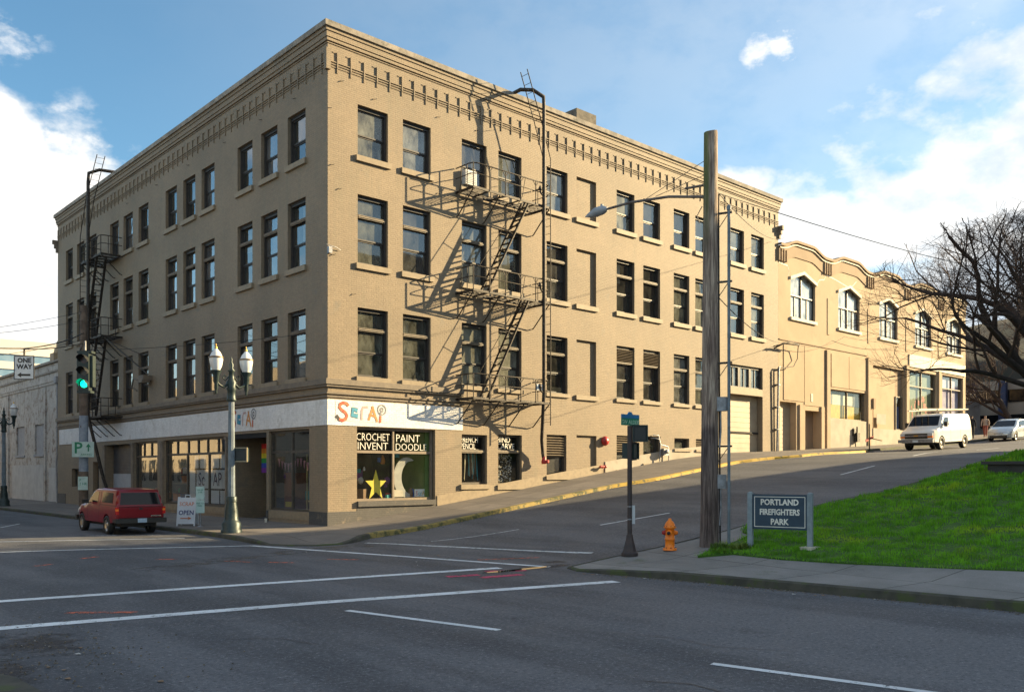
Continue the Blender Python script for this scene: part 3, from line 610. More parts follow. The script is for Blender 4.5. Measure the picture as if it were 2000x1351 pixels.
# ground floor on the sunny side
def low_window(u0, u1, z0, z1, louv, sillz=.16, dark=True):
    f = MB(); F = FR; fw = .06
    for q in ((u0, u0 + fw, z0, z1), (u1 - fw, u1, z0, z1), (u0 + fw, u1 - fw, z1 - .06, z1), (u0 + fw, u1 - fw, z0, z0 + .06)): F.box(f, q[0], q[1], -.29, -.15, q[2], q[3])
    zm = z1 - louv
    if 0 < louv < z1 - z0 - .1: F.box(f, u0 + fw, u1 - fw, -.29, -.14, zm - .05, zm)
    w = f.build('window', m_sfr, bld, at=F.p((u0 + u1) / 2, 0, z0))
    if louv:
        l = MB(); z = zm + .02
        while z < z1 - .1:
            l.prism([F.p(u0 + fw, -.05, z), F.p(u0 + fw, -.17, z + .075), F.p(u0 + fw, -.16, z + .082), F.p(u0 + fw, -.04, z + .012)], F.U * (u1 - u0 - 2 * fw)); z += .11
        l.build('louvre', m_framel, w)
    g = MB(); F.rect(g, u0 + fw, u1 - fw, -.24, z0 + .06, zm - .05 if louv else z1 - .06); g.build('pane', m_glass[2], w)
    s = MB(); F.box(s, u0 - .1, u1 + .1, -.02, .11, z0 - sillz, z0 + .003); F.box(s, u0 + .002, u1 - .002, -.2, -.02, z0 - .05, z0 + .003); s.build('sill', m_trim, w)
    return w
low_window(11.0, 12.25, 1.75, 3.58, .95); low_window(15.7, 17.06, 2.02, 3.67, .8); low_window(17.7, 19.06, 2.34, 3.7, 0); low_window(20.2, 21.46, 3.1, 3.66, 0, .12); low_window(22.05, 23.25, 3.1, 3.66, .5, .12)
s = MB(); FR.box(s, 12.82, 14.37, -.02, .11, 1.46, 1.624); s.build('blind_window_sill', m_trim, bld)
def shop_window(F, u0, u1, z0, z1, mull, zt, tmull, mfr, glassm, sill=None, d=-.16):
    f = MB(); fw = .07
    F.box(f, u0, u1, d - .06, d + .06, z1 - .09, z1); F.box(f, u0, u1, d - .06, d + .06, z0, z0 + .09)
    F.box(f, u0, u0 + fw, d - .06, d + .058, z0 + .09, z1 - .09); F.box(f, u1 - fw, u1, d - .06, d + .058, z0 + .09, z1 - .09)
    if zt: F.box(f, u0 + fw, u1 - fw, d - .05, d + .05, zt - .05, zt + .05)
    for m_ in mull: F.box(f, m_ - .04, m_ + .04, d - .05, d + .048, z0 + .09, (zt - .05) if zt else z1 - .09)
    for m_ in tmull: F.box(f, m_ - .035, m_ + .035, d - .05, d + .048, zt + .05, z1 - .09)
    w = f.build('shop_window', mfr, bld, at=F.p((u0 + u1) / 2, 0, z0))
    g = MB(); F.rect(g, u0 + fw, u1 - fw, d, z0 + .09, z1 - .09); g.build('pane', glassm, w)
    if sill: s = MB(); F.box(s, u0 - .0, u1 + .02, -.25, .10, sill, z0 + .002); s.build('sill', m_dkbase, w)
    return w
m_sfl = M('shop_frame_tan', (.22, .17, .125), (.18, .14, .10), 5, .6)
wc = shop_window(FR, 1.22, 4.78, .85, 3.58, [2.94], 2.68, [2.94], m_sfl, m_shopr, .66, d=-.2)
wp1 = shop_window(FR, 6.17, 7.52, 1.42, 3.45, [], 2.82, [], m_sfr, m_shopr, None, d=-.2); wp2 = shop_window(FR, 8.14, 9.5, 1.38, 3.5, [], 2.84, [], m_sfr, m_shopr, None, d=-.2)
for w, a, b, z, zt in ((wp1, 6.17, 7.52, 1.42, 2.82), (wp2, 8.14, 9.5, 1.38, 2.84)):
    s = MB(); FR.box(s, a - .1, b + .1, -.27, .1, z - .19, z + .003); s.build('sill', m_trim, w)
    l = MB(); FR.box(l, a + .05, b - .05, -.15, -.07, zt - .08, zt); FR.box(l, a + .05, b - .05, -.15, -.09, zt - .12, zt - .08); l.build('transom_ledge', m_framel, w)
shop_window(FL, 1.29, 4.42, .45, 3.52, [2.78], 2.7, [2.78], m_sfr, m_shop)
W2 = shop_window(FL, 8.22, 15.05, .42, 3.45, [10.25, 12.6], 2.75, [9.3, 10.4, 11.4, 12.5, 13.75], m_sfr, m_shop)
shop_window(FL, 15.9, 19.02, .42, 3.45, [], 2.7, [17.0, 18.0], m_sfr, m_shop)
mb = MB(); FL.box(mb, 27.3, 29.4, -.28, -.2, 1.05, 1.12); FL.box(mb, 27.3, 29.4, -.28, -.2, 2.05, 2.12); FL.box(mb, 27.3, 27.4, -.28, -.201, 1.12, 2.05); FL.box(mb, 29.3, 29.4, -.28, -.201, 1.12, 2.05)
w = mb.build('window', m_sfr, bld, at=FL.p(28.3, 0, 1.05)); g = MB(); FL.rect(g, 27.35, 29.35, -.24, 1.1, 2.08); g.build('pane', m_shop, w)
# pilasters between shopfronts
for a, b in ((15.08, 15.4), (19.05, 19.3), (23.32, 23.7), (8.05, 8.2)):
    mb = MB(); FL.box(mb, a, b, -.02, .08, -.1, 3.3); FL.box(mb, a - .03, b + .03, -.02, .12, 3.3, 3.42); FL.box(mb, a - .02, b + .02, -.02, .10, -.1, .5); mb.build('pilaster', m_belt, bld)
mb = MB(); FL.box(mb, 1.29, 4.42, -.02, .02, .14, .42); FL.box(mb, 8.25, 15.0, -.02, .02, .14, .40); FL.box(mb, 15.92, 19.0, -.02, .02, .14, .40); mb.split('bulkhead_panel', m_trim, bld)
def rolldoor(F, u0, u1, z0, z1, d, m1, split=None, m2=None, slat=.3):
    mb = MB(); z = z0; top = split or z1
    while z < top - .02: F.box(mb, u0, u1, d - .05, d, z, min(z + slat - .02, top)); F.box(mb, u0, u1, d - .05, d - .012, min(z + slat - .02, top), min(z + slat, top)); z += slat
    dr = mb.build('roll_up_door', m1, bld, at=F.p((u0 + u1) / 2, 0, z0))
    if split:
        m3 = MB(); z = split
        while z < z1: F.box(m3, u0, u1, d - .06, d - .01, z, min(z + .07, z1)); z += .08
        m3.build('door_curtain', m2, dr)
    return dr
dr = rolldoor(FR, 25.19, 28.48, 2.4, 6.2, -.36, m_gar, slat=.29)
mb = MB(); FR.box(mb, 25.17, 28.4, -.3, .06, 6.24, 6.62); mb.build('door_lintel', m_trim, dr)
mb = MB(); mb.lathe(FR.p(27.9, -.36, 4.1), [(.05, 0), (.05, .06)], 10, (0, -1, 0)); mb.build('door_handle', m_chrome, dr)
for k in range(3):
    a = 25.2 + k * 1.1; mb = MB(); FR.box(mb, a, a + 1.06, -.27, -.12, 6.64, 6.7); FR.box(mb, a, a + 1.06, -.27, -.12, 7.75, 7.87); FR.box(mb, a, a + .09, -.27, -.121, 6.7, 7.75); FR.box(mb, a + .97, a + 1.06, -.27, -.121, 6.7, 7.75); FR.box(mb, a + .5, a + .54, -.25, -.18, 6.7, 7.75)
    w = mb.build('window', m_frame, bld, at=FR.p(a + .5, 0, 6.64)); g = MB(); FR.rect(g, a + .08, a + .98, -.22, 6.7, 7.76); g.build('pane', m_glass[3], w)
m_rollg = M('roll_door_gray', (.085, .085, .09), (.06, .06, .065), 3, .5)
m_rollw = M('roll_door_white', (.40, .42, .45), (.35, .37, .40), 3, .6)
rolldoor(FL, 19.38, 23.28, -.1, 3.38, -.38, m_rollw, 1.83, m_rollg, slat=.17)
mb = MB(); FL.box(mb, 24.52, 25.48, -.3, -.25, -.1, 2.48); dd = mb.build('side_door', m_dark, bld); mb = MB(); mb.lathe(FL.p(25.35, -.25, 1.0), [(.03, 0), (.03, .06)], 8, (-1, 0, 0)); mb.build('door_handle', m_chrome, dd)
# shop entrance recess
mb = MB(); FL.box(mb, 4.64, 8.03, -2.1, -2.15, -.1, 3.5); FL.box(mb, 4.64, 8.03, -.02, -.12, 3.3, 3.49); ed = mb.build('entrance', m_dark, bld)
mb = MB(); FL.box(mb, 5.0, 6.2, -2.08, -2.0, .0, 2.4); mb.build('entrance_door', m_sfr, ed)
mb = MB(); FL.box(mb, 4.66, 4.72, -1.9, -.15, .1, 3.2); mb.build('side_glass_frame', m_sfr, ed)
# painted letters
S = .028
def flat_letters(F, u0, z0, hgt, d, flip=1):
    root = MB(); w = hgt
    def c(x, y): return F.p(u0 + flip * x * w, d, z0 + y * w)
    m_s = M('letter_red_hose', (.52, .05, .025), (.50, .16, .05), 9, .6); m_c = M('letter_teal', (.02, .20, .33), (.04, .30, .42), 9, .6); m_r = M('letter_pinkgray', (.50, .33, .30), (.42, .30, .28), 9, .6); m_a = M('letter_wood', (.55, .25, .07), (.45, .19, .05), 9, .6); m_p = M('letter_gray', (.22, .22, .23), rough=.6)
    par = MB(); F.box(par, *sorted((u0 - flip * .05, u0 + flip * 3.6 * w)), d - .012, d - .008, z0 - .02, z0 + w * 1.12); 
    par = par.build('shop_name_lettering', m_white, bld)
    pts = [(.78, .86), (.66, 1.0), (.42, 1.04), (.2, .93), (.16, .76), (.32, .6), (.56, .46), (.68, .28), (.6, .08), (.38, -.02), (.14, .04), (-.06, .26)]
    def stroke(pts, r, name, m, off=0):
        mb = MB(); P = [V(p) for p in pts]; vs = []
        for i, p in enumerate(P):
            dd = (P[min(i + 1, len(P) - 1)] - P[max(i - 1, 0)]).normalized(); q = V((-dd.y, dd.x)) * r
            for e in (p + q, p - q): vs.append(c(e.x, e.y) + F.N * off)
        mb.add(vs, [(2 * i, 2 * i + 1, 2 * i + 3, 2 * i + 2) for i in range(len(P) - 1)]); return mb.build(name, m, par)
    m_o = M('letter_outline', (.05, .045, .04), rough=.7)
    stroke(pts, .105, 'letter_outline', m_o); stroke(pts[:-1], .085, 'letter', m_s, .002)
    sq = [(1.42, .72), (.98, .76), (.96, .22), (1.46, .2)]
    stroke([(1.44, .62), (1.1, .68), (1.06, .32), (1.46, .28)], .15, 'letter_outline', m_o); stroke([(1.44, .62), (1.1, .68), (1.06, .32), (1.46, .28)], .125, 'letter', m_c, .002)
    stroke([(1.72, .06), (1.74, .62), (1.84, .84), (2.18, .86)], .07, 'letter', m_r, .001)
    stroke([(2.22, .06), (2.56, .92)], .075, 'letter', m_a, .001); stroke([(2.48, .94), (2.86, -.02)], .075, 'letter', m_a, .003); stroke([(2.26, .42), (2.76, .3)], .06, 'letter', m_a, .005)
    ring = [(3.2 + .3 * math.cos(a), .74 + .3 * math.sin(a)) for a in [i * .35 for i in range(19)]]
    stroke(ring, .04, 'letter', m_p, .002); stroke([(3.2 + .1 * math.cos(a), .74 + .12 * math.sin(a)) for a in [i * .5 for i in range(13)]], .05, 'letter', m_p, .003)
    stroke([(3.12, .6), (3.1, .36)], .05, 'letter', m_p, .004); stroke([(3.1, .36), (3.08, -.06)], .075, 'letter', m_s, .005)
flat_letters(FR, .36, 3.80, .60, .045); flat_letters(FL, 7.75, 3.78, .66, .045, -1)
FLm = Fac((0, -1, 0), (-1, 0, 0))               # reads left to right on the shaded facade
for txt, u, z, sz, sx in (('CROCHET', 1.3, 3.10, .40, .80), ('INVENT', 1.34, 2.76, .40, .98), ('PAINT', 3.06, 3.08, .42, .98), ('DOODLE', 3.04, 2.76, .38, .96)):
    textmesh(txt, sz, FR, u, -.188, z, m_ltr, wc, 'window_lettering', sx, bold=-.004, at=FR.p(u, -.19, z))
textmesh('FRENCH\nPENCIL', .34, FR, 6.24, -.188, 3.14, m_ltr, wp1, 'window_lettering', .74, at=FR.p(6.2, -.19, 3), space=.8)
textmesh('BIND\nCARVE', .34, FR, 8.24, -.188, 3.18, m_ltr, wp2, 'window_lettering', .95, at=FR.p(8.2, -.19, 3), space=.8)
# wall fittings
def fitting(name, label, cat, mb, mat, **k): return mb.build(name, mat, None, label=label, cat=cat, **k) if False else tag(mb.build(name, mat), label, cat)
mb = MB(); mb.lathe(FR.p(14.78, 0, 3.38), [(.10, 0), (.21, .03), (.23, .08), (.2, .16), (.12, .22), (.04, .24)], 18, (0, -1, 0)); tag(mb.build('alarm_bell', m_redp), 'round red fire alarm bell on the sunny brick wall beside the low louvred window', 'alarm bell')
mb = MB(); mb.tube([FR.p(14.5, 0, 2.15), FR.p(14.5, .25, 2.15)], .05, 8); mb.tube([FR.p(14.3, .2, 2.18), FR.p(14.62, .22, 2.18)], .055, 8); mb.lathe(FR.p(14.62, .22, 2.18), [(.075, 0), (.075, .05)], 10, (1, 0, 0)); tag(mb.build('fire_connection', m_redp), 'small red fire hose connection low on the wall under the bricked-up window', 'hose connection')
mb = MB(); FR.box(mb, 18.9, 19.3, .1, .35, 2.75, 3.1); mb.tube([FR.p(18.4, .06, 3.75), FR.p(18.7, .15, 3.75), FR.p(18.8, .2, 3.3), FR.p(18.75, .2, 2.45)], .035, 6); mb.tube([FR.p(18.8, .2, 3.3), FR.p(19.4, .2, 3.2), FR.p(19.5, .2, 3.05), FR.p(19.48, .2, 2.5)], .03, 6); mb.tube([FR.p(18.3, .0, 3.6), FR.p(18.3, .2, 3.6), FR.p(18.75, .2, 3.55)], .03, 6)
mb.lathe(FR.p(19.1, .35, 2.95), [(.1, 0), (.11, .08), (.05, .1)], 12, (0, -1, 0)); tag(mb.build('gas_meter', m_irong), 'gray gas meter with bent pipes against the sunny wall right of the low dark window', 'gas meter')
mb = MB()
for u, z in ((.15, 9.7), (.1, 12.9), (.4, 12.1), (1.9, 15.75), (4.9, 15.9), (6.9, 15.9), (.5, 16.0), (.0, 14.9), (4.9, 12.9), (5.2, 9.1), (1.0, 8.4)):
    mb.tube([FR.p(u, 0, z), FR.p(u + .05, .07, z - .02), FR.p(u + .14, .06, z + .03)], .012, 4)
for u in (2.3, 5, 8.3, 12.1, 15.9, 19.9): mb.tube([FL.p(u, 0, 15.95), FL.p(u + .05, .07, 15.92), FL.p(u + .14, .06, 15.97)], .012, 4)
mb.build('wire_hook', m_iron, bld)
mb = MB(); FR.box(mb, -.02, .12, .0, .12, 9.72, 9.95); mb.tube([FR.p(-.1, .1, 10.0), FR.p(.3, .12, 9.95), FR.p(.5, .05, 9.9)], .015, 5); mb.build('cable_bracket', m_irong, bld)
mb = MB(); mb.box(-.45, -.0, 16.55, 17.25, 6.45, 6.7); mb.box(-.5, -.1, 16.6, 17.2, 6.33, 6.45); mb.tube([(-.3, 17.3, 6.5), (-.45, 17.9, 6.6), (-.4, 18.2, 6.2), (-.3, 17.8, 6.0)], .04, 6); tag(mb.build('flood_light', m_belt), 'boxy brown flood light fixed to the shaded wall between second floor windows', 'wall light')
# conduits at the far end of the sunny wall
mb = MB(); mb.tube([FR.p(30.05, .02, 7.9), FR.p(29.95, .22, 8.05), FR.p(29.85, .22, 7.9), FR.p(29.8, .15, 3.1)], .055, 8); mb.tube([FR.p(29.95, .12, 7.9), FR.p(30.0, .12, 3.1)], .04, 8)
for z in (7, 5.7, 4.4): FR.box(mb, 29.7, 30.1, 0, .2, z, z + .05)
tag(mb.build('service_conduit', m_irong), 'pair of upright gray service pipes at the far end of the sunny brick wall', 'conduit')
mb = MB(); mb.tube([FR.p(29.3, .2, 9.2), FR.p(29.6, .5, 9.3), FR.p(30.6, .6, 9.55), FR.p(31.6, .5, 9.5), FR.p(31.9, .3, 9.3), FR.p(32.0, .2, 8.7), FR.p(31.4, .3, 8.2), FR.p(30.2, .2, 8.0)], .03, 5); mb.tube([FR.p(29.4, .2, 9.1), FR.p(29.9, .5, 9.4), FR.p(31.6, .55, 9.45)], .05, 5); tag(mb.build('service_cable', m_iron), 'tangle of black service cables where the two tan buildings meet', 'cable')
# ------------------------------------------------------------------ fire escapes
def fire_escape(F, plats, ulo, uhi, dep, pipe_u, ladder_u, stair_lo, stair_hi, label, roof, rev=False, loc=None):
    t = thing('fire_escape', label, 'fire escape', F.p(ulo, 0, plats[-1]), group='fire escapes')
    lo, hi = ulo, uhi
    for k, z in enumerate(plats):
        p = MB()
        for a, b in ((0, dep), (.28 * dep, .28 * dep), ): pass
        F.box(p, lo, hi, dep - .05, dep, z - .09, z); F.box(p, lo, hi, .12, .17, z - .09, z); F.box(p, lo, lo + .05, .0, dep - .05, z - .09, z); F.box(p, hi - .05, hi, .0, dep - .05, z - .09, z)
        n = 12
        for i in range(1, n):
            d = .15 + (dep - .2) * i / n
            o0, o1 = (stair_lo, stair_hi)
            if k < len(plats) - 1 and d > .42 * dep: F.box(p, lo + .05, o0, d - .010, d + .010, z - .028, z - .01); F.box(p, o1, hi - .05, d - .010, d + .010, z - .028, z - .01)
            else: F.box(p, lo + .05, hi - .05, d - .010, d + .010, z - .028, z - .01)
        for u in [lo + (hi - lo) * j / 5 for j in range(1, 5)]: F.box(p, u - .025, u + .025, .1, dep - .05, z - .08, z - .03)
        pl = p.build('platform', m_iron, t)
        r = MB(); hh = .92
        def rail(zz, rr):
            c = .22
            r.tube([F.p(lo, .03, zz), F.p(lo, dep - c, zz), F.p(lo + .06, dep - .07, zz), F.p(lo + c, dep, zz), F.p(hi - c, dep, zz), F.p(hi - .06, dep - .07, zz), F.p(hi, dep - c, zz), F.p(hi, .03, zz)], rr, 5)
        rail(z + hh, .026); rail(z + hh * .55, .020)
        us = [lo, lo + (hi - lo) * .2, lo + (hi - lo) * .4, lo + (hi - lo) * .6, lo + (hi - lo) * .8, hi]
        for u in us: r.tube([F.p(u, dep, z - .05), F.p(u, dep, z + hh)], .023, 5)
        for d in (dep * .33, dep * .66): r.tube([F.p(lo, d, z - .05), F.p(lo, d, z + hh)], .018, 5); r.tube([F.p(hi, d, z - .05), F.p(hi, d, z + hh)], .018, 5)
        for u in us[1:-1]: r.tube([F.p(u, dep, z + hh - .22), F.p(u - .12, dep, z + hh - .05), F.p(u - .2, dep, z + hh)], .016, 4); r.tube([F.p(u, dep, z + hh - .22), F.p(u + .12, dep, z + hh - .05), F.p(u + .2, dep, z + hh)], .016, 4)
        r.build('railing', m_iron, t)
        b = MB()
        for u in [lo + .03 + (hi - lo - .06) * j / 3 for j in range(4)]:
            b.tube([F.p(u, dep - .03, z - .09), F.p(u, .12, z - 1.0), F.p(u, .02, z - 1.02)], .027, 5)
            b.build('support_brace', m_iron, t); b = MB()
    for k in range(len(plats) - 1):
        z1, z0 = plats[k], plats[k + 1]; s = MB(); ub, ut = stair_lo, stair_hi
        dA, dB = dep * .5, dep * .92
        for d in (dA, dB):
            s.bar(F.p(ub, d, z0), F.p(ut, d, z1 + .02), .035, .13, up=F.N)
        m = 15
        for i in range(1, m): q = i / m; F.box(s, ub + (ut - ub) * q - .07, ub + (ut - ub) * q + .07, dA, dB, z0 + (z1 - z0) * q - .012, z0 + (z1 - z0) * q + .012)
        for i in (.3, .7):
            a = F.p(ub + (ut - ub) * i, dA, z0 + (z1 - z0) * i); b = F.p(ub + (ut - ub) * (i + .08), dB, z0 + (z1 - z0) * (i + .08)); s.bar(a, b, .03); 
        st = s.build('stair', m_iron, t)
        h = MB(); o = -.42 if ut > ub else .42
        for d in (dB,):
            h.tube([F.p(ub + o * .3, d + .02, z0 + .75), F.p(ub + o, d + .02, z0 + 1.0), F.p(ut + o, d + .02, z1 + .1), F.p(ut + o * .6, d + .02, z1 + .9)], .015, 5)
            for q in (.3, .62): h.tube([F.p(ub + (ut - ub) * q, d + .02, z0 + (z1 - z0) * q), F.p(ub + (ut - ub) * (q - .08) + o, d + .02, z0 + (z1 - z0) * (q - .02) + .3)], .012, 4)
        h.build('handrail', m_iron, st)
    return t
def vladder(F, u, d0, z0, z1, w, name, t, mat=m_iron, step=.32, top=None, along='u'):
    l = MB()
    P = [F.p(u, d0, z0), F.p(u, d0, z1)]; off = F.U * w if along == 'u' else F.N * w
    if top: P += top
    l.tube(P, .022, 5); l.tube([p + off for p in P], .022, 5)
    z = z0 + .15
    while z < z1: a = F.p(u, d0, z); l.tube([a, a + off], .011, 4); z += step
    if top:
        a, b = V(P[-2]), V(P[-1]); n = int((b - a).length / step)
        for i in range(n): q = a.lerp(b, (i + .5) / n); l.tube([q, q + off], .011, 4)
    return l.build(name, mat, t)
pr = [13.16, 9.12, 4.88]
fe = fire_escape(FR, pr, 5.84, 10.1, 1.12, 9.67, 10.0, 6.65, 8.95, 'black iron fire escape on the sunlit wall, with three platforms, steep stairs and a standpipe', True)
vladder(FR, 10.12, .72, 3.9, 15.2, .40, 'roof_ladder', fe, along='d', top=[FR.p(9.6, .72, 16.6), FR.p(8.75, .72, 18.6)])
m = MB(); m.tube([FR.p(8.9, -.1, 17.95), FR.p(8.95, .5, 18.0), FR.p(9.2, 1.0, 17.9), FR.p(9.67, 1.15, 17.7), FR.p(9.67, 1.17, 17.3), FR.p(9.67, 1.17, 5.2), FR.p(10.2, .5, 3.3), FR.p(10.45, .32, 2.7), FR.p(10.5, .32, 2.5)], [.07, .08, .08, .085] + [.075] * 5, 10)
for z in pr: m.tube([FR.p(9.67, 1.17, z + .35), FR.p(9.5, 1.17, z + .45), FR.p(9.45, 1.17, z + .62)], .04, 6); m.lathe(FR.p(9.45, 1.17, z + .55), [(.03, 0), (.09, .02), (.06, .12), (.03, .2)], 10)
m.build('standpipe', m_iron, fe)
m = MB(); m.lathe(FR.p(10.5, .34, 2.28), [(.1, 0), (.13, .08), (.09, .2), (.08, .32)], 12); m.lathe(FR.p(10.5, .34, 2.38), [(.07, 0), (.08, .2), (.05, .22)], 10, (.3, -1, 0)); m.lathe(FR.p(10.5, .34, 2.38), [(.07, 0), (.08, .2), (.05, .22)], 10, (1, -.5, 0)); m.build('hose_inlet', m_redp, fe)
m = MB(); FR.box(m, 9.28, 9.62, 1.1, 1.16, 5.35, 5.6); m.build('notice_plate', m_sgn, fe)
ac = thing('air_conditioner', 'white window air conditioner behind the top fire escape platform', 'air conditioner', FR.p(6.5, 0, 13.5)); m = MB(); FR.box(m, 6.2, 6.78, -.25, .22, 13.52, 14.1); m.build('housing', M('ac_white', (.62, .62, .6), rough=.6), ac)
m = MB()
for i in range(7): FR.box(m, 6.24, 6.74, .22, .232, 13.58 + i * .07, 13.61 + i * .07)
m.build('grille', M('ac_gray', (.35, .35, .35), rough=.6), ac)
pl = [13.36, 9.08, 4.88]
fe2 = fire_escape(FL, pl, 20.72, 24.0, 1.1, 22.5, 23.9, 23.3, 21.6, 'dark fire escape with three platforms on the shaded wall, behind the traffic signal', True)
vladder(FL, 24.1, .7, 4.3, 14.8, .40, 'roof_ladder', fe2, along='d', top=[FL.p(23.1, .7, 16.7), FL.p(21.3, .7, 18.6)])
m = MB(); m.tube([FL.p(22.0, -.1, 18.1), FL.p(22.2, .7, 18.1), FL.p(22.5, 1.15, 17.9), FL.p(22.5, 1.18, 17.4), FL.p(22.5, 1.18, 4.9), FL.p(21.9, .6, 1.6), FL.p(21.8, .4, .9)], .085, 10); m.build('standpipe', m_iron, fe2)
m = MB(); m.lathe(FL.p(21.8, .45, .75), [(.08, 0), (.1, .05), (.07, .2)], 10); m.lathe(FL.p(21.8, .45, .85), [(.06, 0), (.07, .15)], 10, (-1, -.5, 0)); m.build('hose_inlet', m_redp, fe2)
m = MB(); m.bar(FL.p(21.0, .9, 9.05), FL.p(16.2, .35, 6.7), .05); m.bar(FL.p(21.0, .9, 8.95), FL.p(17.6, .1, 7.8), .03); m.build('counterweight_arm', m_iron, fe2)

# ------------------------------------------------------------------ second building along the street
b2 = thing('stucco_building', 'tan stucco two storey building with a wavy stepped parapet, next up the street', 'building', (30.2, 0, 3.2))
F2 = Fac((1, 0, 0), (0, -1, 0), (0, 0, 0))
X2 = 58.5
wins = [(31.57, 34.5), (37.43, 40.37), (43.25, 46.1), (49.0, 51.85), (54.7, 57.6)]
m_arch = glass('arched_window_glass', .95, .12, (.62, .64, .62))
ops = [(a, b, 11.2, 13.9, .3) for a, b in wins] + [(30.36, 32.22, 1, 6.1, .5), (33.1, 35.12, 1, 5.7, .6), (36.36, 41.25, 5.32, 7.2, .35), (42.3, 47.2, 4.9, 9.2, .25), (48.0, 52.8, 4.9, 9.3, .3), (53.9, 58.0, 5.2, 9.4, .3)]
def ptop(x):                                       # wavy parapet
    q = ((x - 33.05) / 5.85) % 1.0; q = min(q, 1 - q) * 2; q = max(0, min(1, (q - .30) / .58)); return 15.68 - .42 * q * q * (3 - 2 * q)
mb = MB(); F2.wall(mb, 30.21, X2, 0, 14.2, ops)
n = 140; xs = [30.21 + (X2 - 30.21) * i / n for i in range(n + 1)]
for i in range(n): a, b = xs[i], xs[i + 1]; mb.quad(F2.p(a, 0, 14.2), F2.p(b, 0, 14.2), F2.p(b, 0, ptop(b)), F2.p(a, 0, ptop(a)))
mb.quad((X2, 0, 0), (X2, 25, 0), (X2, 25, 15.2), (X2, 0, 15.2)); mb.quad((30.21, 0.4, 14.9), (X2, .4, 14.9), (X2, 25, 14.9), (30.21, 25, 14.9)); mb.quad((30.21, 25, 0), (X2, 25, 0), (X2, 25, 15.2), (30.21, 25, 15.2))
for a, b in wins:                                  # shallow pointed heads filled back in
    m_ = (a + b) / 2; mb.prism([F2.p(a, -.02, 13.9), F2.p(a, -.02, 13.42), F2.p(m_ , -.02, 13.9)], F2.N * .023); mb.prism([F2.p(b, -.02, 13.9), F2.p(b, -.02, 13.42), F2.p(m_, -.02, 13.9)], F2.N * .023)
mb.build('wall', m_stucco, b2)
mb = MB(); mb.quad((30.4, 1.5, 0), (X2 - .2, 1.5, 0), (X2 - .2, 1.5, 14), (30.4, 1.5, 14)); mb.box(30.3, X2 - .1, .3, 1.5, 9.9, 10.0); mb.build('room_backing', m_room, b2)
for nm, mt, z0, z1, d in (('parapet_cap', m_stucco2, -.02, .13, .20), ('parapet_line', m_cream, -.17, -.1, .13), ('parapet_band', m_stucco2, -.85, -.17, .05)):
    mb = MB()
    for i in range(n):
        a, b = xs[i], xs[i + 1]; ta, tb = ptop(a), ptop(b)
        P = [F2.p(a, d, ta + z0), F2.p(b, d, tb + z0), F2.p(b, d, tb + z1), F2.p(a, d, ta + z1)]; Q = [F2.p(a, -.3, ta + z0), F2.p(b, -.3, tb + z0), F2.p(b, -.3, tb + z1), F2.p(a, -.3, ta + z1)]
        mb.quad(*P); mb.quad(Q[3], Q[2], P[2], P[3]); mb.quad(Q[0], Q[1], P[1], P[0])
    mb.build(nm, mt, b2)
mb = MB()
for cx in (30.6, 36.0, 41.85, 47.7, 53.6):
    for j in range(4): F2.box(mb, cx - .5 + j * .28, cx - .42 + j * .28, .0, .13, 14.35, 15.05)
mb.split('parapet_fluting', m_stucco2, b2)
mb = MB(); mb2 = MB()
for a, b in wins:
    m_ = (a + b) / 2
    for (p, q) in (((a - .12, 13.42), (m_, 13.92)), ((m_, 13.92), (b + .12, 13.42))): mb.prism([F2.p(p[0], 0, p[1]), F2.p(q[0], 0, q[1]), F2.p(q[0], 0, q[1] + .19), F2.p(p[0], 0, p[1] + .19)], F2.N * .1)
    F2.box(mb2, a - .08, b + .08, -.02, .12, 11.02, 11.2)
mb.split('window_hood', m_cream, b2); mb2.split('window_ledge', m_cream, b2)
for a, b in wins:
    f = MB(); fw = .08; m_ = (a + b) / 2
    F2.box(f, a, a + fw, -.3, -.14, 11.2, 13.4); F2.box(f, b - fw, b, -.3, -.14, 11.2, 13.4); F2.box(f, m_ - .05, m_ + .05, -.3, -.12, 11.2, 13.88); F2.box(f, a + fw, b - fw, -.3, -.1, 12.52, 12.6); F2.box(f, a + fw, b - fw, -.3, -.141, 11.2, 11.27)
    for q in (.25, .75): F2.box(f, a + (b - a) * q - .03, a + (b - a) * q + .03, -.28, -.16, 11.27, 12.52)
    w = f.build('window', m_frame, b2, at=F2.p(m_, 0, 11.2)); g = MB(); F2.rect(g, a + fw, b - fw, -.2, 11.25, 13.88); g.build('pane', m_arch, w)
mb = MB(); F2.box(mb, 30.25, 41.4, -.02, .05, 9.72, 9.78); mb.build('ledge_line', m_stucco2, b2)
mb = MB()
for a, b, z0, z1 in ((30.75, 33.1, 6.2, 9.6), (33.16, 35.6, 6.0, 9.6), (36.5, 38.8, 7.35, 9.45), (38.86, 41.15, 7.35, 9.45), (36.0, 36.28, 10.6, 12.9), (41.5, 41.75, 10.6, 12.9), (47.4, 47.7, 10.6, 12.9), (53.1, 53.4, 10.6, 12.9)):
    F2.box(mb, a, b, -.02, .035, z0, z1)
mb.split('wall_panel', m_stucco, b2)
mb = MB()
for a in (35.75, 41.35, 47.3, 53.0): F2.box(mb, a, a + .42, -.02, .14, 2.9, 9.6)
mb.split('pier', m_stucco, b2)
mb = MB(); F2.box(mb, 36.2, 41.3, -.02, .06, 2.8, 5.3); F2.box(mb, 41.8, 47.25, -.02, .10, 2.8, 4.88); F2.box(mb, 47.75, 52.98, -.02, .05, 3, 4.9); F2.box(mb, 53.5, 58.4, -.02, .05, 3, 5.2); mb.split('concrete_base', m_conc, b2)
rolldoor(F2, 30.4, 32.2, 2.9, 6.1, -.4, m_gar, slat=.26).parent = b2
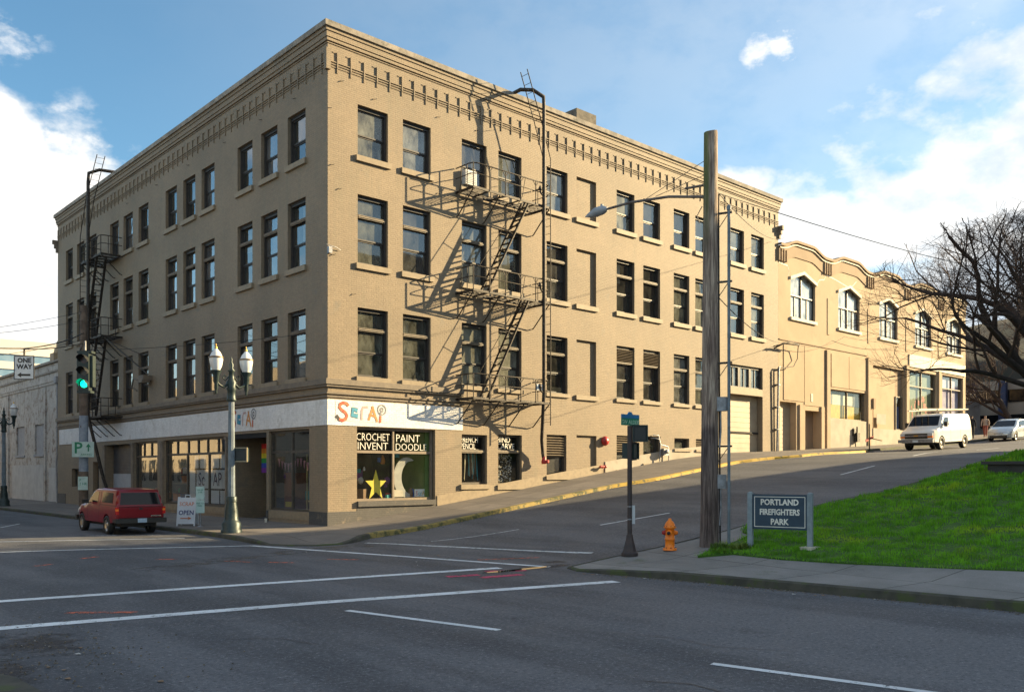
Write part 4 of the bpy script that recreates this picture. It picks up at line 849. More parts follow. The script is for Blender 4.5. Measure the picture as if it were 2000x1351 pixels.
for o in [o for o in bpy.data.objects if o.name.startswith('roll_up_door') and o.parent == b2]: o.location = WL[o] - WL[b2]
mb = MB(); F2.box(mb, 33.1, 35.1, -.6, -.5, 2.9, 5.7); dr = mb.build('entry_door', m_stucco2, b2); mb = MB(); F2.box(mb, 33.9, 34.1, .04, .06, 6.25, 6.75); mb.build('number_plate', m_cream, b2)
mb = MB(); F2.box(mb, 32.5, 33.1, -.02, .1, 2.9, 6.0); F2.box(mb, 35.12, 35.5, -.02, .1, 2.9, 6.0); mb.split('door_surround', m_stucco, b2)
def b2win(a, b, z0, z1, mull, zt, stuff):
    f = MB(); F2.box(f, a, b, -.28, -.12, z1 - .07, z1); F2.box(f, a, b, -.28, -.12, z0, z0 + .07); F2.box(f, a, a + .07, -.28, -.121, z0 + .07, z1 - .07); F2.box(f, b - .07, b, -.28, -.121, z0 + .07, z1 - .07)
    for m_ in mull: F2.box(f, m_ - .035, m_ + .035, -.27, -.13, z0 + .07, z1 - .07)
    if zt: F2.box(f, a + .07, b - .07, -.265, -.128, zt - .04, zt + .04)
    w = f.build('shop_window', m_framel, b2, at=F2.p((a + b) / 2, 0, z0)); g = MB(); F2.rect(g, a + .07, b - .07, -.2, z0 + .07, z1 - .07); g.build('pane', m_shopr, w)
    for nm, mt, quads in stuff:
        q = MB()
        for (u0, u1, y0, y1) in quads: q.quad(F2.p(u0, -.34, y0), F2.p(u1, -.36, y0 + .02), F2.p(u1, -.36, y1), F2.p(u0, -.34, y1))
        q.build(nm, mt, w)
    return w
rq = random.Random(3)
m_yc = M('yellow_cloth', (.66, .46, .07), (.5, .36, .06), 3, .9); m_wc = M('cream_cloth', (.70, .70, .56), (.6, .6, .48), 3, .9)
b2win(36.36, 41.25, 5.32, 7.2, [38.9], None, [('yellow_cloth', m_yc, [(36.45, 38.8, 5.4, 6.3), (38.9, 41.1, 5.4, 6.25)]), ('cream_cloth', m_wc, [(37.3, 40.1, 6.28, 6.95)]), ('gray_blind', m_curt, [(36.45, 37.28, 6.3, 7.1), (40.2, 41.1, 6.26, 7.1)])])
mb = MB(); F2.box(mb, 42.32, 46.1, -.25, -.2, 4.9, 9.2); mb.build('infill_wall', m_stucco, b2)
b2win(46.1, 47.2, 4.9, 7.3, [], None, [('blue_panel', M('blue_panel', (.03, .10, .32), rough=.6), [(46.2, 47.1, 5.0, 6.6)]), ('white_panel', m_cream, [(46.2, 46.6, 6.6, 7.2)])])
mb = MB(); F2.box(mb, 46.1, 47.2, -.26, -.21, 7.3, 9.2); mb.build('infill_wall', m_stucco2, b2)
reds = [(48.2 + rq.random() * 4, 0, 5.4 + rq.random() * 2, 0) for _ in range(22)]
b2win(48.0, 52.8, 4.9, 9.3, [50.4], 8.2, [('green_board', M('green_board', (.16, .2, .12), rough=.8), [(48.1, 52.7, 5.0, 9.1)]), ('red_display', M('red_display', (.5, .05, .04), (.6, .3, .25), 8, .7), [(a, a + .35 + rq.random() * .3, c, c + .2 + rq.random() * .3) for a, _, c, _ in reds])])
b2win(53.9, 58.0, 5.2, 9.4, [56], 8.4, [('lilac_poster', M('lilac_poster', (.38, .34, .55), (.5, .48, .62), 2, .8), [(54, 57.9, 6.2, 9.3)]), ('pink_poster', M('pink_poster', (.45, .12, .14), (.3, .2, .3), 5, .8), [(54.2, 57.6, 5.3, 6.1)])])
mb = MB(); F2.box(mb, 47.9, 58.3, -.02, .08, 9.55, 10.45); mb.build('sign_band', m_cream, b2)
mb = MB(); mb.tube([F2.p(36.0, .1, 8.7), F2.p(36.0, .1, 4.6)], .035, 6); F2.box(mb, 41.9, 42.2, .05, .25, 6.2, 6.9); mb.tube([F2.p(42.05, .12, 6.2), F2.p(42.05, .12, 4.2), F2.p(43.4, .12, 4.1)], .03, 5); mb.build('drain_pipe', m_stucco2, b2)
mb = MB(); F2.box(mb, 39.4, 39.8, .06, .32, 3.9, 4.5); F2.box(mb, 39.2, 39.5, .06, .2, 4.3, 4.75); mb.tube([F2.p(39.6, .2, 4.5), F2.p(39.6, .2, 4.9)], .05, 6); mb.tube([F2.p(39.3, .2, 4.3), F2.p(39.3, .25, 3.5)], .04, 6); tag(mb.build('gas_meter', m_iron), 'dark gas meter on the pale concrete base below the yellow-curtained window', 'gas meter')
mb = MB(); F2.box(mb, 42.6, 44.0, .1, .115, 5.2, 5.9)
mb.build('paint_patch', m_conc, b2)
# white strip of repaired stucco cracks
mc = M('crack_filler', (.72, .68, .60), rough=.8)
mb = MB()
def crack(pts):
    for i in range(len(pts) - 1):
        (a, b), (c, d) = pts[i], pts[i + 1]; mb.quad(F2.p(a, .006, b - .035), F2.p(c, .006, d - .035), F2.p(c, .006, d + .035), F2.p(a, .006, b + .035))
crack([(30.25, 14.25), (31.2, 14.2), (31.4, 13.9), (31.3, 13.6)]); crack([(34.6, 13.5), (35.0, 13.9), (35.6, 14.0), (35.9, 14.35), (37.2, 14.2), (38.6, 14.0), (39.3, 14.1), (39.9, 14.5)]); crack([(36.3, 9.9), (36.3, 9.0), (36.6, 8.9)])
mb.build('crack_repair', mc, b2)

# ------------------------------------------------------------------ worn white brick building beyond the shaded wall
b3 = thing('worn_white_building', 'low building of worn white painted brick at the left edge of the picture', 'building', (.25, 32.3, -.1))
F3 = Fac((0, 1, 0), (-1, 0, 0), (.25, 0, 0))
mb = MB(); o3 = [(36.2, 38.3, 3.1, 5.1, .2), (40.9, 43, 3.1, 5.1, .2)]; F3.wall(mb, 32.25, 75, -1, 8.9, o3); mb.quad((.25, 32.25, -1), (22, 32.25, -1), (22, 32.25, 8.9), (.25, 32.25, 8.9)); mb.quad((.25, 32.25, 8.6), (22, 32.25, 8.6), (22, 75, 8.6), (.25, 75, 8.6))
F3.box(mb, 32.3, 75, -.02, .06, 7.55, 7.72); F3.box(mb, 32.3, 75, -.02, .10, 7.72, 7.8); F3.box(mb, 32.3, 33.0, -.02, .09, -1, 7.5); F3.box(mb, 35.6, 36.0, -.02, .07, -1, 7.5); F3.box(mb, 45, 45.4, -.02, .07, -1, 7.5)
mb.build('wall', m_wornwhite, b3)
mb = MB(); F3.box(mb, 32.25, 75, -.3, .16, 8.9, 9.05); F3.box(mb, 32.25, 75, -.2, .08, 8.3, 8.42); mb.build('parapet_cap', m_coping, b3)
m_board = M('boarded_window', (.36, .36, .36), (.30, .30, .31), 4, .8)
for a, b in ((36.2, 38.3), (40.9, 43)): mb = MB(); F3.box(mb, a, b, -.2, -.1, 3.1, 5.1); F3.box(mb, a - .1, b + .1, -.02, .08, 2.95, 3.1); mb.build('boarded_window', m_board, b3)
mb = MB(); F3.box(mb, 32.6, 34.9, .02, .05, -.5, 2.2); F3.box(mb, 36.1, 44, .02, .05, -.5, 2.4); mb.build('painted_panel', M('dull_white_panel', (.50, .49, .46), (.42, .41, .39), 2, .8), b3)
mb = MB(); mb.tube([F3.p(32.5, .2, 7.6), F3.p(32.5, .2, 3), F3.p(32.7, .2, 2.6), F3.p(32.5, .2, 0)], .06, 8); F3.box(mb, 32.3, 32.75, .05, .35, 7.5, 7.9); mb.build('downpipe', m_board, b3)
mb = MB(); mb.box(.3, 1.2, 34.2, 35.0, 8.9, 9.6); mb.lathe((.7, 34.6, 9.6), [(.3, 0), (.25, .3), (.12, .45), (.14, .7), (.02, .9)], 10); mb.build('roof_ornament', m_stucco, b3)
# far office tower
b4 = thing('office_tower', 'distant pale office block with blue-white window bands above the worn white building', 'office building', (10, 185, 0))
mb = MB()
for k in range(9): mb.box(8, 66, 185, 215, 3.2 * k + 1.6, 3.2 * k + 3.2)
mb.box(20, 50, 190, 215, 28.8, 31)
mb.build('spandrel', M('tower_panel', (.62, .58, .52), (.55, .52, .48), .1, .8), b4); mb = MB(); mb.box(8.3, 65.7, 185.3, 214, 0, 28.8); mb.build('window_band', M('tower_glass', (.14, .24, .34), (.20, .30, .40), .3, .15), b4)

# ------------------------------------------------------------------ buildings outside the frame that shade and reflect
bo = thing('opposite_building', 'long cream commercial building across the side street, seen only in window reflections', 'building', (-19.5, 40, 0))
mb = MB(); mb.box(-32, -19.5, -2, 100, -1, 11); mb.build('wall', brick('cream_far_brick', (.40, .335, .245), (.34, .29, .22)), bo)
mb = MB()
for i in range(24):
    y = 0 + 4 * i; mb.box(-19.6, -19.46, y, y + 2.2, 1, 3.2); mb.box(-19.6, -19.46, y, y + 1.5, 5, 7.4)
mb.build('window', m_carg, bo)
bs = thing('tall_corner_block', 'tall brick block beyond the park, outside the picture, that shades the crossing', 'building', (45, -38, 0))
mb = MB(); mb.box(8, 50, -50, -34, -1, 20.2); mb.box(50, 71, -50, -34, -1, 25.8); mb.build('wall', brick('far_red_brick', (.22, .12, .085), (.17, .10, .075)), bs)
mb = MB()
for i in range(14):
    for k in range(5): mb.box(10 + 4.4 * i, 12 + 4.4 * i, -34.05, -33.96, 4 + 3.5 * k, 6.1 + 3.5 * k)
mb.build('window', m_carg, bs)
# ------------------------------------------------------------------ up the street at the right: hill, blocks
def hz(x, y):
    d = math.hypot(x - 200, y - 30); return 34 * math.exp(-(d / 95) ** 2) + 2.5 * noise.noise(V((x * .03, y * .03, 0)))
hill = MB(); HXs = [105 + 10 * i for i in range(30)]; HYs = [-120 + 12 * i for i in range(30)]
hill.add([(x, y, max(3, hz(x, y) + 1) if x > 108 else 2) for x in HXs for y in HYs], [(i * 30 + j, (i + 1) * 30 + j, (i + 1) * 30 + j + 1, i * 30 + j + 1) for i in range(29) for j in range(29)], True)
hill.build('hill', M('wooded_hill_ground', (.05, .042, .030), (.03, .035, .02), .2, 1, bump=1, bscale=2), kind='structure')
b5 = thing('beige_block', 'beige low block with dark blue columns behind the silver car', 'building', (88, 10, 6))
mb = MB(); mb.box(84, 100, 2, 20, 4, 11.5); mb.build('wall', M('beige_wall', (.36, .30, .23), (.3, .25, .2), .3, .8), b5)
mb = MB()
for y in (2.5, 5.2, 8.2, 12.0): mb.box(83.3, 83.9, y, y + .7, 4, 11.4)
mb.build('column', M('column_blue', (.025, .04, .10), rough=.6), b5)
mb = MB()
for k in range(2): mb.box(83.9, 84.05, 2, 20, 6.6 + 2.6 * k, 7.9 + 2.6 * k)
mb.build('window', m_carg, b5)
b6 = thing('gray_shop_block', 'gray shop front with a pale blue awning beyond the walking people', 'building', (68, 9, 5))
mb = MB(); mb.box(66, 80, 6.5, 30, 4, 9.8); mb.build('wall', M('gray_wall', (.14, .13, .13), (.10, .09, .09), .6, .8), b6)
mb = MB(); mb.prism([(65.95, 6.8, 8.2), (65.95, 6.8, 9.0), (64.8, 6.8, 8.2)], (0, 8, 0)); mb.build('awning', M('awning_blue', (.25, .42, .52), rough=.8), b6)
mb = MB(); mb.box(65.85, 65.97, 7, 12, 4.8, 7.8); mb.build('window', m_carg, b6)
mb = MB(); mb.box(65.8, 65.9, 7.4, 8.8, 5.6, 6.6); mb.build('poster', M('poster_red', (.5, .10, .03), (.55, .4, .05), 1.5, .7), b6)
# ------------------------------------------------------------------ street furniture
def loc_frame(rz): c, s = math.cos(rz), math.sin(rz); return Fac((c, s, 0), (s, -c, 0))      # local facade frame facing its -Y side
# big timber pole with lamp arm
PX, PY = 1.51, -15.11; PZ = parkz(PX, PY)
m_wood2 = bpy.data.materials.new('pole_wood'); m_wood2.use_nodes = True; t = NT(m_wood2.node_tree)
out = t.n('ShaderNodeOutputMaterial'); p = t.n('ShaderNodeBsdfPrincipled', i_Roughness=.9); t.l(p.outputs[0], out.inputs[0])
g = t.n('ShaderNodeNewGeometry').outputs['Position']; mp = t.n('ShaderNodeMapping'); t.l(g, mp.inputs[0]); mp.inputs['Scale'].default_value = (26, 26, 1.3)
mp2 = t.n('ShaderNodeMapping'); t.l(g, mp2.inputs[0]); mp2.inputs['Scale'].default_value = (5, 5, .7)
sp = t.n('ShaderNodeSeparateXYZ'); t.l(g, sp.inputs[0])
col = t.mix(t.ramp(t.noise(mp.outputs[0], 1, 6, .7), .35, .62), (.50, .40, .31), (.17, .125, .095))
col = t.mix(t.ramp(t.noise(mp2.outputs[0], 1, 5), .45, .62), col, t.mix(1, col, (.62, .58, .60), 'MULTIPLY'))
wz = t.math('ADD', sp.outputs[2], t.math('MULTIPLY', t.noise(g, 3, 4), .3))
col = t.mix(t.ramp(wz, 3.3, 3.0), col, t.mix(1, col, (.42, .40, .44), 'MULTIPLY'))      # darker tone on the lower part of the shaft
side = t.math('ADD', t.math('MULTIPLY', t.math('SUBTRACT', sp.outputs[0], PX), -.736), t.math('MULTIPLY', t.math('SUBTRACT', sp.outputs[1], PY), .677))
moss = t.math('MULTIPLY', t.math('MULTIPLY', t.ramp(wz, 6.8, 9.4), t.ramp(t.math('ADD', side, t.math('MULTIPLY', t.noise(mp2.outputs[0], 1.3, 4), .1)), .04, .12)), .8); col = t.mix(moss, col, (.10, .125, .03))
t.l(col, p.inputs['Base Color']); b = t.n('ShaderNodeBump', i_Strength=1, i_Distance=.02); t.l(t.noise(mp.outputs[0], 1, 6, .7), b.inputs['Height']); t.l(b.outputs[0], p.inputs['Normal'])
tp = thing('timber_pole', 'thick weathered timber pole with mossy top and long lamp arm, beside the park sign', 'utility pole', (PX, PY, PZ))
mb = MB(); mb.tube([(PX, PY, PZ - .2), (PX + .02, PY, PZ + 1), (PX + .05, PY, 5), (PX + .07, PY, 10.15)], [.235, .215, .195, .165], 20); mb.prism([(PX + .07 + .16 * math.cos(a), PY + .16 * math.sin(a), 10.1 + .03 * math.cos(a)) for a in [i * .4 for i in range(15)]], (0, 0, .08)); mb.build('shaft', m_wood2, tp)
mb = MB(); mb.tube([(PX, PY + .15, 8.62), (PX - .02, PY + 1.2, 8.86), (PX - .05, PY + 2.4, 8.98), (PX - .06, PY + 3.3, 8.98)], .035, 8); mb.tube([(PX, PY + .1, 9.5), (PX - .04, PY + 1.9, 8.96)], .008, 4); mb.tube([(PX, PY + .1, 9.15), (PX - .04, PY + 1.6, 8.95)], .008, 4); mb.tube([(PX, PY + .1, 8.9), (PX, PY + .7, 8.95)], .03, 6); mb.tube([(PX + .0, PY + .2, 8.4), (PX, PY + .35, 8.2), (PX, PY + .28, 8.0)], .012, 4); am = mb.build('lamp_arm', M('rusty_arm', (.10, .075, .06), (.16, .13, .11), 8, .6), tp)
mb = MB(); mb.tube([(PX - .06, PY + 3.2, 8.98), (PX - .06, PY + 3.35, 8.99), (PX - .06, PY + 3.6, 8.98), (PX - .06, PY + 3.85, 8.95), (PX - .06, PY + 4.0, 8.94)], [.05, .12, .13, .07, .015], 12); mb.lathe((PX - .06, PY + 3.4, 9.06), [(.04, 0), (.04, .09)], 8); mb.build('lamp_head', M('lamp_head_gray', (.34, .36, .38), rough=.5), am)
for nm, z, w, lb in (('junction_box', 3.42, .15, 1), ('meter_box', 1.55, .13, 1)):
    mb = MB(); mb.obox((PX + .16, PY - .22, z + .15), V((.72, -.69, 0)) * w, V((.69, .72, 0)) * .07, (0, 0, .17)); mb.tube([(PX + .16, PY - .22, z), (PX + .14, PY - .24, z - .5), (PX + .06, PY - .26, z - .9)], .02, 5); mb.build(nm, m_irong, tp)
mb = MB(); mb.tube([(PX + .22, PY - .12, 8.6), (PX + .24, PY - .12, 5), (PX + .26, PY - .12, 3.6), (PX + .26, PY - .14, PZ)], .022, 6); mb.build('cable_duct', m_black, tp)
sp_ = thing('steel_conduit_pole', 'slim blue-gray steel pipe standing on brackets beside the thick timber pole', 'pole', (1.69, -15.55, PZ))
mb = MB(); mb.tube([(1.69, -15.55, PZ - .1), (1.69, -15.55, 8.25)], .036, 10); mb.lathe((1.69, -15.55, 8.2), [(.05, 0), (.06, .08), (.03, .13)], 10); mb.build('pipe', m_lgray, sp_)
mb = MB()
for z in (8.15, 6.5, 4.55, 2.55): mb.bar((1.6, -15.3, z), (1.72, -15.62, z), .045); mb.bar((1.6, -15.3, z - .38), (1.68, -15.53, z - .04), .015)
mb.build('bracket', m_iron, sp_)
# twin lantern posts
def lamp_post(loc, label, ped=False):
    t = thing('lamp_post', label, 'street lamp', loc, 0, 'ornamental lamp posts', local=True); m = MB()
    m.lathe((0, 0, 0), [(.34, 0), (.34, .12), (.30, .16), (.31, .34), (.25, .42), (.22, .50), (.21, .75), (.165, 1.0), (.16, 1.05)], 12); m.lathe((0, 0, 1.05), [(.18, 0), (.18, .16), (.165, .18)], 16); m.build('base', m_grn, t)
    m = MB(); m.lathe((0, 0, 1.2), [(.12, 0), (.095, 3.15)], 32, smooth=False, flute=.08); m.build('shaft', m_lgray, t)
    m = MB(); m.lathe((0, 0, 4.35), [(.14, 0), (.165, .05), (.14, .1), (.13, .34), (.165, .40), (.13, .48), (.17, .62), (.10, .72), (.08, .95), (.13, 1.0), (.06, 1.08), (.08, 1.2), (.03, 1.3), (.04, 1.36), (.008, 1.46)], 14); m.build('collar', m_grn, t)
    m = MB()
    for s in (-1, 1):
        m.tube([(s * .08, 0, 4.95), (s * .26, 0, 4.80), (s * .44, 0, 4.88), (s * .52, 0, 5.05)], [.05, .045, .04, .05], 8); m.tube([(s * .10, 0, 5.15), (s * .2, 0, 5.02), (s * .3, 0, 5.1), (s * .24, 0, 5.2), (s * .17, 0, 5.14)], .022, 6)
    m.build('arm', m_grn, t)
    for s in (-1, 1):
        l = MB(); l.lathe((s * .52, 0, 4.55), [(.005, 0), (.04, .06), (.03, .12), (.07, .2), (.06, .35), (.09, .42), (.10, .62), (.17, .74), (.18, .78)], 14); ln = l.build('lantern', m_grn, t)
        l = MB(); l.lathe((s * .52, 0, 5.33), [(.12, 0), (.18, .14), (.215, .34), (.21, .40)], 18); l.build('globe', m_globe, ln)
        l = MB(); l.lathe((s * .52, 0, 5.73), [(.235, 0), (.24, .03), (.21, .05)], 18); l.build('band', M('bronze_band', (.2, .13, .07), rough=.4, metal=.5), ln)
        l = MB(); l.lathe((s * .52, 0, 5.78), [(.20, 0), (.14, .13), (.06, .22), (.04, .25)], 18); l.build('globe_cap', m_globe, ln); l = MB(); l.lathe((s * .52, 0, 6.02), [(.03, 0), (.045, .05), (.02, .09), (.005, .18)], 8); l.build('finial', m_gold, ln)
    return t
lamp_post((-3.61, 0, -.1), 'nearer twin lantern lamp post with gray fluted shaft, by the shop entrance')
lamp_post((-3.4, 30.4, -.1), 'farther lamp post at the left edge, before the worn white building')
# walk signal on the lamp post
ws = thing('walk_signal', 'square black walk signal head fixed to the ornamental lamp post', 'pedestrian signal', (-3.2, -.1, 2.3)); F = loc_frame(R(-42)); F.O = V((-3.52, .0, 0))
mb = MB(); F.box(mb, -.02, .42, -.24, .0, 2.28, 2.72); mb.build('housing', m_sig, ws); mb = MB(); F.box(mb, .02, .38, .0, .012, 2.32, 2.68); mb.build('screen', m_blackp, ws)
mb = MB()
for q in ((-.04, .44, 2.70, 2.74), (-.04, .44, 2.26, 2.30), (-.04, -.01, 2.30, 2.70), (.41, .44, 2.30, 2.70)): F.box(mb, q[0], q[1], -.02, .05, q[2], q[3])
mb.build('visor', M('visor_tan', (.30, .25, .16), rough=.5), ws); mb = MB(); mb.bar((-3.6, 0, 2.65), (-3.3, -.2, 2.65), .04); mb.bar((-3.6, 0, 2.35), (-3.3, -.2, 2.35), .04); mb.build('bracket', m_sig, ws)
# walk signal pole with street name
QX, QY = -.29, -14.13; QZ = parkz(QX, QY)
ps = thing('signal_pole', 'dark brown pole with flared iron base and green street name sign, on the park corner', 'signal pole', (QX, QY, QZ))
mb = MB(); mb.lathe((QX, QY, QZ), [(.20, 0), (.20, .07), (.17, .10), (.15, .16), (.085, .42), (.075, .5)], 10, smooth=False); mb.build('base', m_pedb, ps); mb = MB(); mb.tube([(QX, QY, QZ + .4), (QX, QY, 3.025)], .056, 12); mb.build('shaft', m_pedb, ps)
F = Fac((1, 0, 0), (0, -1, 0), (QX, QY, 0)); mb = MB(); F.box(mb, -.30, .34, -.012, .012, 3.03, 3.20); sg = mb.build('street_sign', m_sgreen, ps)
mb = MB(); F.box(mb, -.30, .34, -.014, .014, 3.20, 3.29); mb.prism([F.p(-.08, -.014, 3.29), F.p(.10, -.014, 3.29), F.p(.05, -.014, 3.35), F.p(-.03, -.014, 3.35)], F.N * .028); mb.build('sign_topper', m_sblue, sg)
textmesh('SW ALDER', .14, F, -.29, .016, 3.062, M('sign_letter_pale', (.45, .62, .45), rough=.6), sg, 'sign_lettering', .92)
textmesh('ST', .06, F, .27, .016, 3.12, M('sign_letter_pale', (.45, .62, .45)), sg, 'sign_lettering', .9)
for nm, rz, z0, du, lb in (('signal_head', R(-38), 2.66, .02, 0), ('signal_head', R(20), 2.25, .04, 1)):
    G = loc_frame(rz); G.O = V((QX + .07, QY - .02, 0))
    h = MB(); G.box(h, du, du + .33, -.27, 0, z0, z0 + .37); hd = h.build(nm, m_sig, ps, at=G.p(.2, 0, z0)); h = MB(); G.box(h, du + .03, du + .30, 0, .01, z0 + .03, z0 + .34); h.build('screen', m_blackp, hd)
    h = MB()
    for q in ((du - .02, du + .35, z0 + .355, z0 + .385), (du - .02, du + .35, z0 - .015, z0 + .015), (du - .02, du + .01, z0 + .015, z0 + .355), (du + .32, du + .35, z0 + .015, z0 + .355)): G.box(h, q[0], q[1], -.01, .04, q[2], q[3])
    h.build('visor', m_sig, hd)
mb = MB(); mb.bar((QX, QY, 2.6), (QX + .2, QY - .03, 2.62), .05); mb.bar((QX, QY, 2.22), (QX + .2, QY - .03, 2.24), .05); mb.bar((QX, QY, 3.0), (QX + .2, QY - .03, 3.0), .04); mb.split('bracket', m_pedb, ps)
G = loc_frame(R(-15)); G.O = V((QX, QY, 0)); mb = MB(); G.box(mb, .03, .18, -.05, -.035, .70, 1.14); mb.build('small_sign', m_sgn, ps); mb = MB(); mb.lathe((QX, QY, .8), [(.06, 0), (.06, .03)], 12); mb.lathe((QX, QY, 1.1), [(.06, 0), (.06, .03)], 12); mb.build('strap', m_irong, ps)
# hydrant
HXp, HYp = .69, -14.56; HZp = parkz(HXp, HYp)
hy = thing('fire_hydrant', 'orange fire hydrant on the park corner between the two poles', 'fire hydrant', (HXp, HYp, HZp), R(-42), local=True)
mb = MB(); mb.lathe((0, 0, 0), [(.165, 0), (.165, .05), (.13, .06), (.115, .08), (.115, .24), (.125, .25), (.125, .28), (.112, .29), (.108, .52), (.15, .53), (.15, .565), (.13, .575), (.12, .62), (.085, .68), (.04, .72), (.035, .76), (.02, .765)], 20); mb.build('barrel', m_or, hy)
for k in range(8):
    a = k * math.pi / 4
    for r_, z_ in ((.142, .05), (.135, .56)): MB().lathe((r_ * math.cos(a), r_ * math.sin(a), z_), [(.014, 0), (.014, .022)], 6).build('bolt', m_iron, hy)
for ax, r, m_, nm in (((-.35, -1, 0), .06, m_or, 'pumper_nozzle'), ((-1, .25, 0), .05, m_redp, 'hose_nozzle'), ((1, -.1, 0), .05, m_or, 'hose_nozzle')):
    mb = MB(); A = V(ax).normalized() * .1; mb.lathe((A.x, A.y, .42), [(r + .012, 0), (r + .012, .03), (r, .035), (r, .07), (r * .55, .09)], 12, ax); nz_ = mb.build(nm, m_, hy)
    if nm == 'pumper_nozzle': mb = MB(); mb.lathe((A.x * 1.9, A.y * 1.9, .42), [(.045, 0), (.04, .02), (.015, .03)], 12, ax); mb.build('nozzle_cap', m_black, nz_)
# park sign
A, B = V((1.5, -16.26, 0)), V((1.83, -17.58, 0)); dz = (B - A).normalized(); nrm = V((dz.y, -dz.x, 0)); 
if nrm.x > 0: nrm = -nrm
pk = thing('park_sign', 'navy park name sign with cream letters between two gray posts on the grass', 'sign', ((A.x + B.x) / 2, (A.y + B.y) / 2, .15)); Fp = Fac(dz, nrm, A)
L = (B - A).length
for u in (0, L):
    q = Fp.p(u, 0, 0); mb = MB(); mb.obox((q.x, q.y, .72), dz * .055, nrm * .055, (0, 0, .73)); mb.prism([q + dz * a + nrm * b + V((0, 0, 1.45)) for a, b in ((-.055, -.055), (.055, -.055), (.055, .055), (-.055, .055))], (0, 0, .001)); mb.lathe((q.x, q.y, 1.45), [(.07, 0), (.03, .025)], 4); mb.build('post', m_postb, pk)
mb = MB(); Fp.box(mb, .055, L - .055, -.025, .025, .62, 1.42); bo_ = mb.build('board', m_navy, pk)
mb = MB()
for q in ((.10, L - .10, 1.355, 1.37), (.10, L - .10, .67, .685), (.10, .115, .685, 1.355), (L - .115, L - .10, .685, 1.355)): Fp.box(mb, q[0], q[1], .025, .029, q[2], q[3])
mb.build('border', m_ltr, bo_)
for txt, z, sx, sz in (('PORTLAND', 1.18, 1.0, .185), ('FIREFIGHTERS', .955, 1.0, .185), ('PARK', .735, 1.0, .185)): textmesh(txt, sz, Fp, L / 2, .026, z, m_ltr, bo_, 'sign_lettering', .80 if len(txt) > 8 else .9, bold=.006, align='CENTER')
q = Fp.p(L, 0, 0); mb = MB(); mb.box(q.x - .22, q.x + .2, q.y - .14, q.y + .14, lawn(q.x, q.y) - .05, lawn(q.x, q.y) + .035); mb.build('footing', m_cream, pk)
# left timber pole with parking signs
lp = thing('parking_sign_pole', 'timber pole with painted gray section and green parking sign, by the red pickup', 'utility pole', (-3.3, 16.2, -.1))
mb = MB(); mb.tube([(-3.3, 16.2, -.2), (-3.3, 16.2, 1.95)], [.21, .205], 14); mb.tube([(-3.3, 16.2, 4.55), (-3.3, 16.2, 9.67)], [.19, .16], 14); mb.split('shaft', m_wood, lp)
mb = MB(); mb.tube([(-3.3, 16.2, 1.95), (-3.3, 16.2, 4.55)], [.208, .195], 14); mb.build('painted_section', M('flaky_gray_paint', (.26, .31, .37), (.20, .24, .30), 6, .7, c3=(.08, .06, .05), s3=5, lo3=.6, hi3=.66), lp)
G = loc_frame(R(-30)); G.O = V((-3.45, 15.9, 0))
mb = MB(); G.box(mb, -.42, .52, .06, .08, 2.62, 3.32); sgp = mb.build('parking_sign', m_sgnp, lp); textmesh('P', .72, G, -.34, .082, 2.80, m_ltrg, sgp, 'sign_letter', 1, bold=.012)
textmesh('ARKING', .13, G, -.05, .082, 2.69, m_ltrg, sgp, 'sign_letter', 1)
mb = MB(); G.box(mb, .25, .31, .08, .084, 2.88, 3.1); mb.prism([G.p(.17, .08, 3.08), G.p(.39, .08, 3.08), G.p(.28, .08, 3.24)], G.N * .004); mb.build('sign_arrow', m_ltrg, sgp)
mb = MB(); G.box(mb, -.16, .26, .09, .105, 1.1, 1.72); s2 = mb.build('rules_sign', m_sgnp, lp); textmesh('P\n2 HR', .17, G, -.1, .107, 1.5, m_ltrg, s2, 'sign_letter', .9)
mb = MB(); mb.box(-3.7, -3.5, 15.9, 16.1, 7.0, 9.2); 
mb = MB(); mb.tube([(-3.12, 16.0, 8.0), (-3.1, 16.0, 6.6), (-3.2, 16.0, 6.2)], .05, 6); mb.tube([(-3.3, 16, 7.2), (-3.0, 15.8, 7.0), (-2.95, 15.8, 6.5), (-3.2, 15.9, 6.3)], .02, 5); mb.tube([(-3.3, 16, 6.9), (-2.8, 15.9, 6.7), (-2.7, 15.9, 6.3), (-3.0, 15.9, 6.1)], .02, 5); mb.build('cable_duct', m_iron, lp)
# hanging traffic signal
S0 = V((-8.81, -2.09, 4.66)); G = loc_frame(R(-42)); G.O = V((S0.x, S0.y, 0))
ts = thing('traffic_signal', 'hanging three-lamp traffic signal showing green, over the crossing', 'traffic light', S0)
mb = MB(); G.box(mb, -.14, .14, -.2, 0, 4.14, 5.16); G.box(mb, -.21, -.14, -.25, -.07, 4.25, 5.1); G.box(mb, .14, .22, -.25, -.07, 4.25, 5.1); G.box(mb, -.19, .21, -.25, -.02, 5.16, 5.22); G.box(mb, -.18, .18, -.25, -.02, 4.08, 4.14); mb.build('housing', m_sig, ts)
m_gl = M('green_lens', (.02, .5, .3), rough=.3, emit=((.0, .9, .42), 1.6)); m_dl = M('dark_red_lens', (.05, .01, .01), rough=.3); m_da = M('dark_amber_lens', (.06, .03, .01), rough=.3)
for z, m_ in ((4.98, m_dl), (4.65, m_da), (4.32, m_gl)):
    c = G.p(.02, .0, z); l = MB(); l.lathe(c, [(.10, 0), (.10, .01)], 18, G.N); ln = l.build('lens', m_, ts)
    v = MB(); vs = []; 
    for i in range(13):
        a = math.pi * (i / 12) * 1.3 - .15 * math.pi; e = G.U * math.cos(a) * .125 + V((0, 0, 1)) * math.sin(a) * .125
        vs += [c + e, c + e + G.N * (.22 if 1 < i < 11 else .1)]
    v.add(vs, [(2 * i, 2 * i + 1, 2 * i + 3, 2 * i + 2) for i in range(12)], True); v.build('visor', m_blackp, ln)
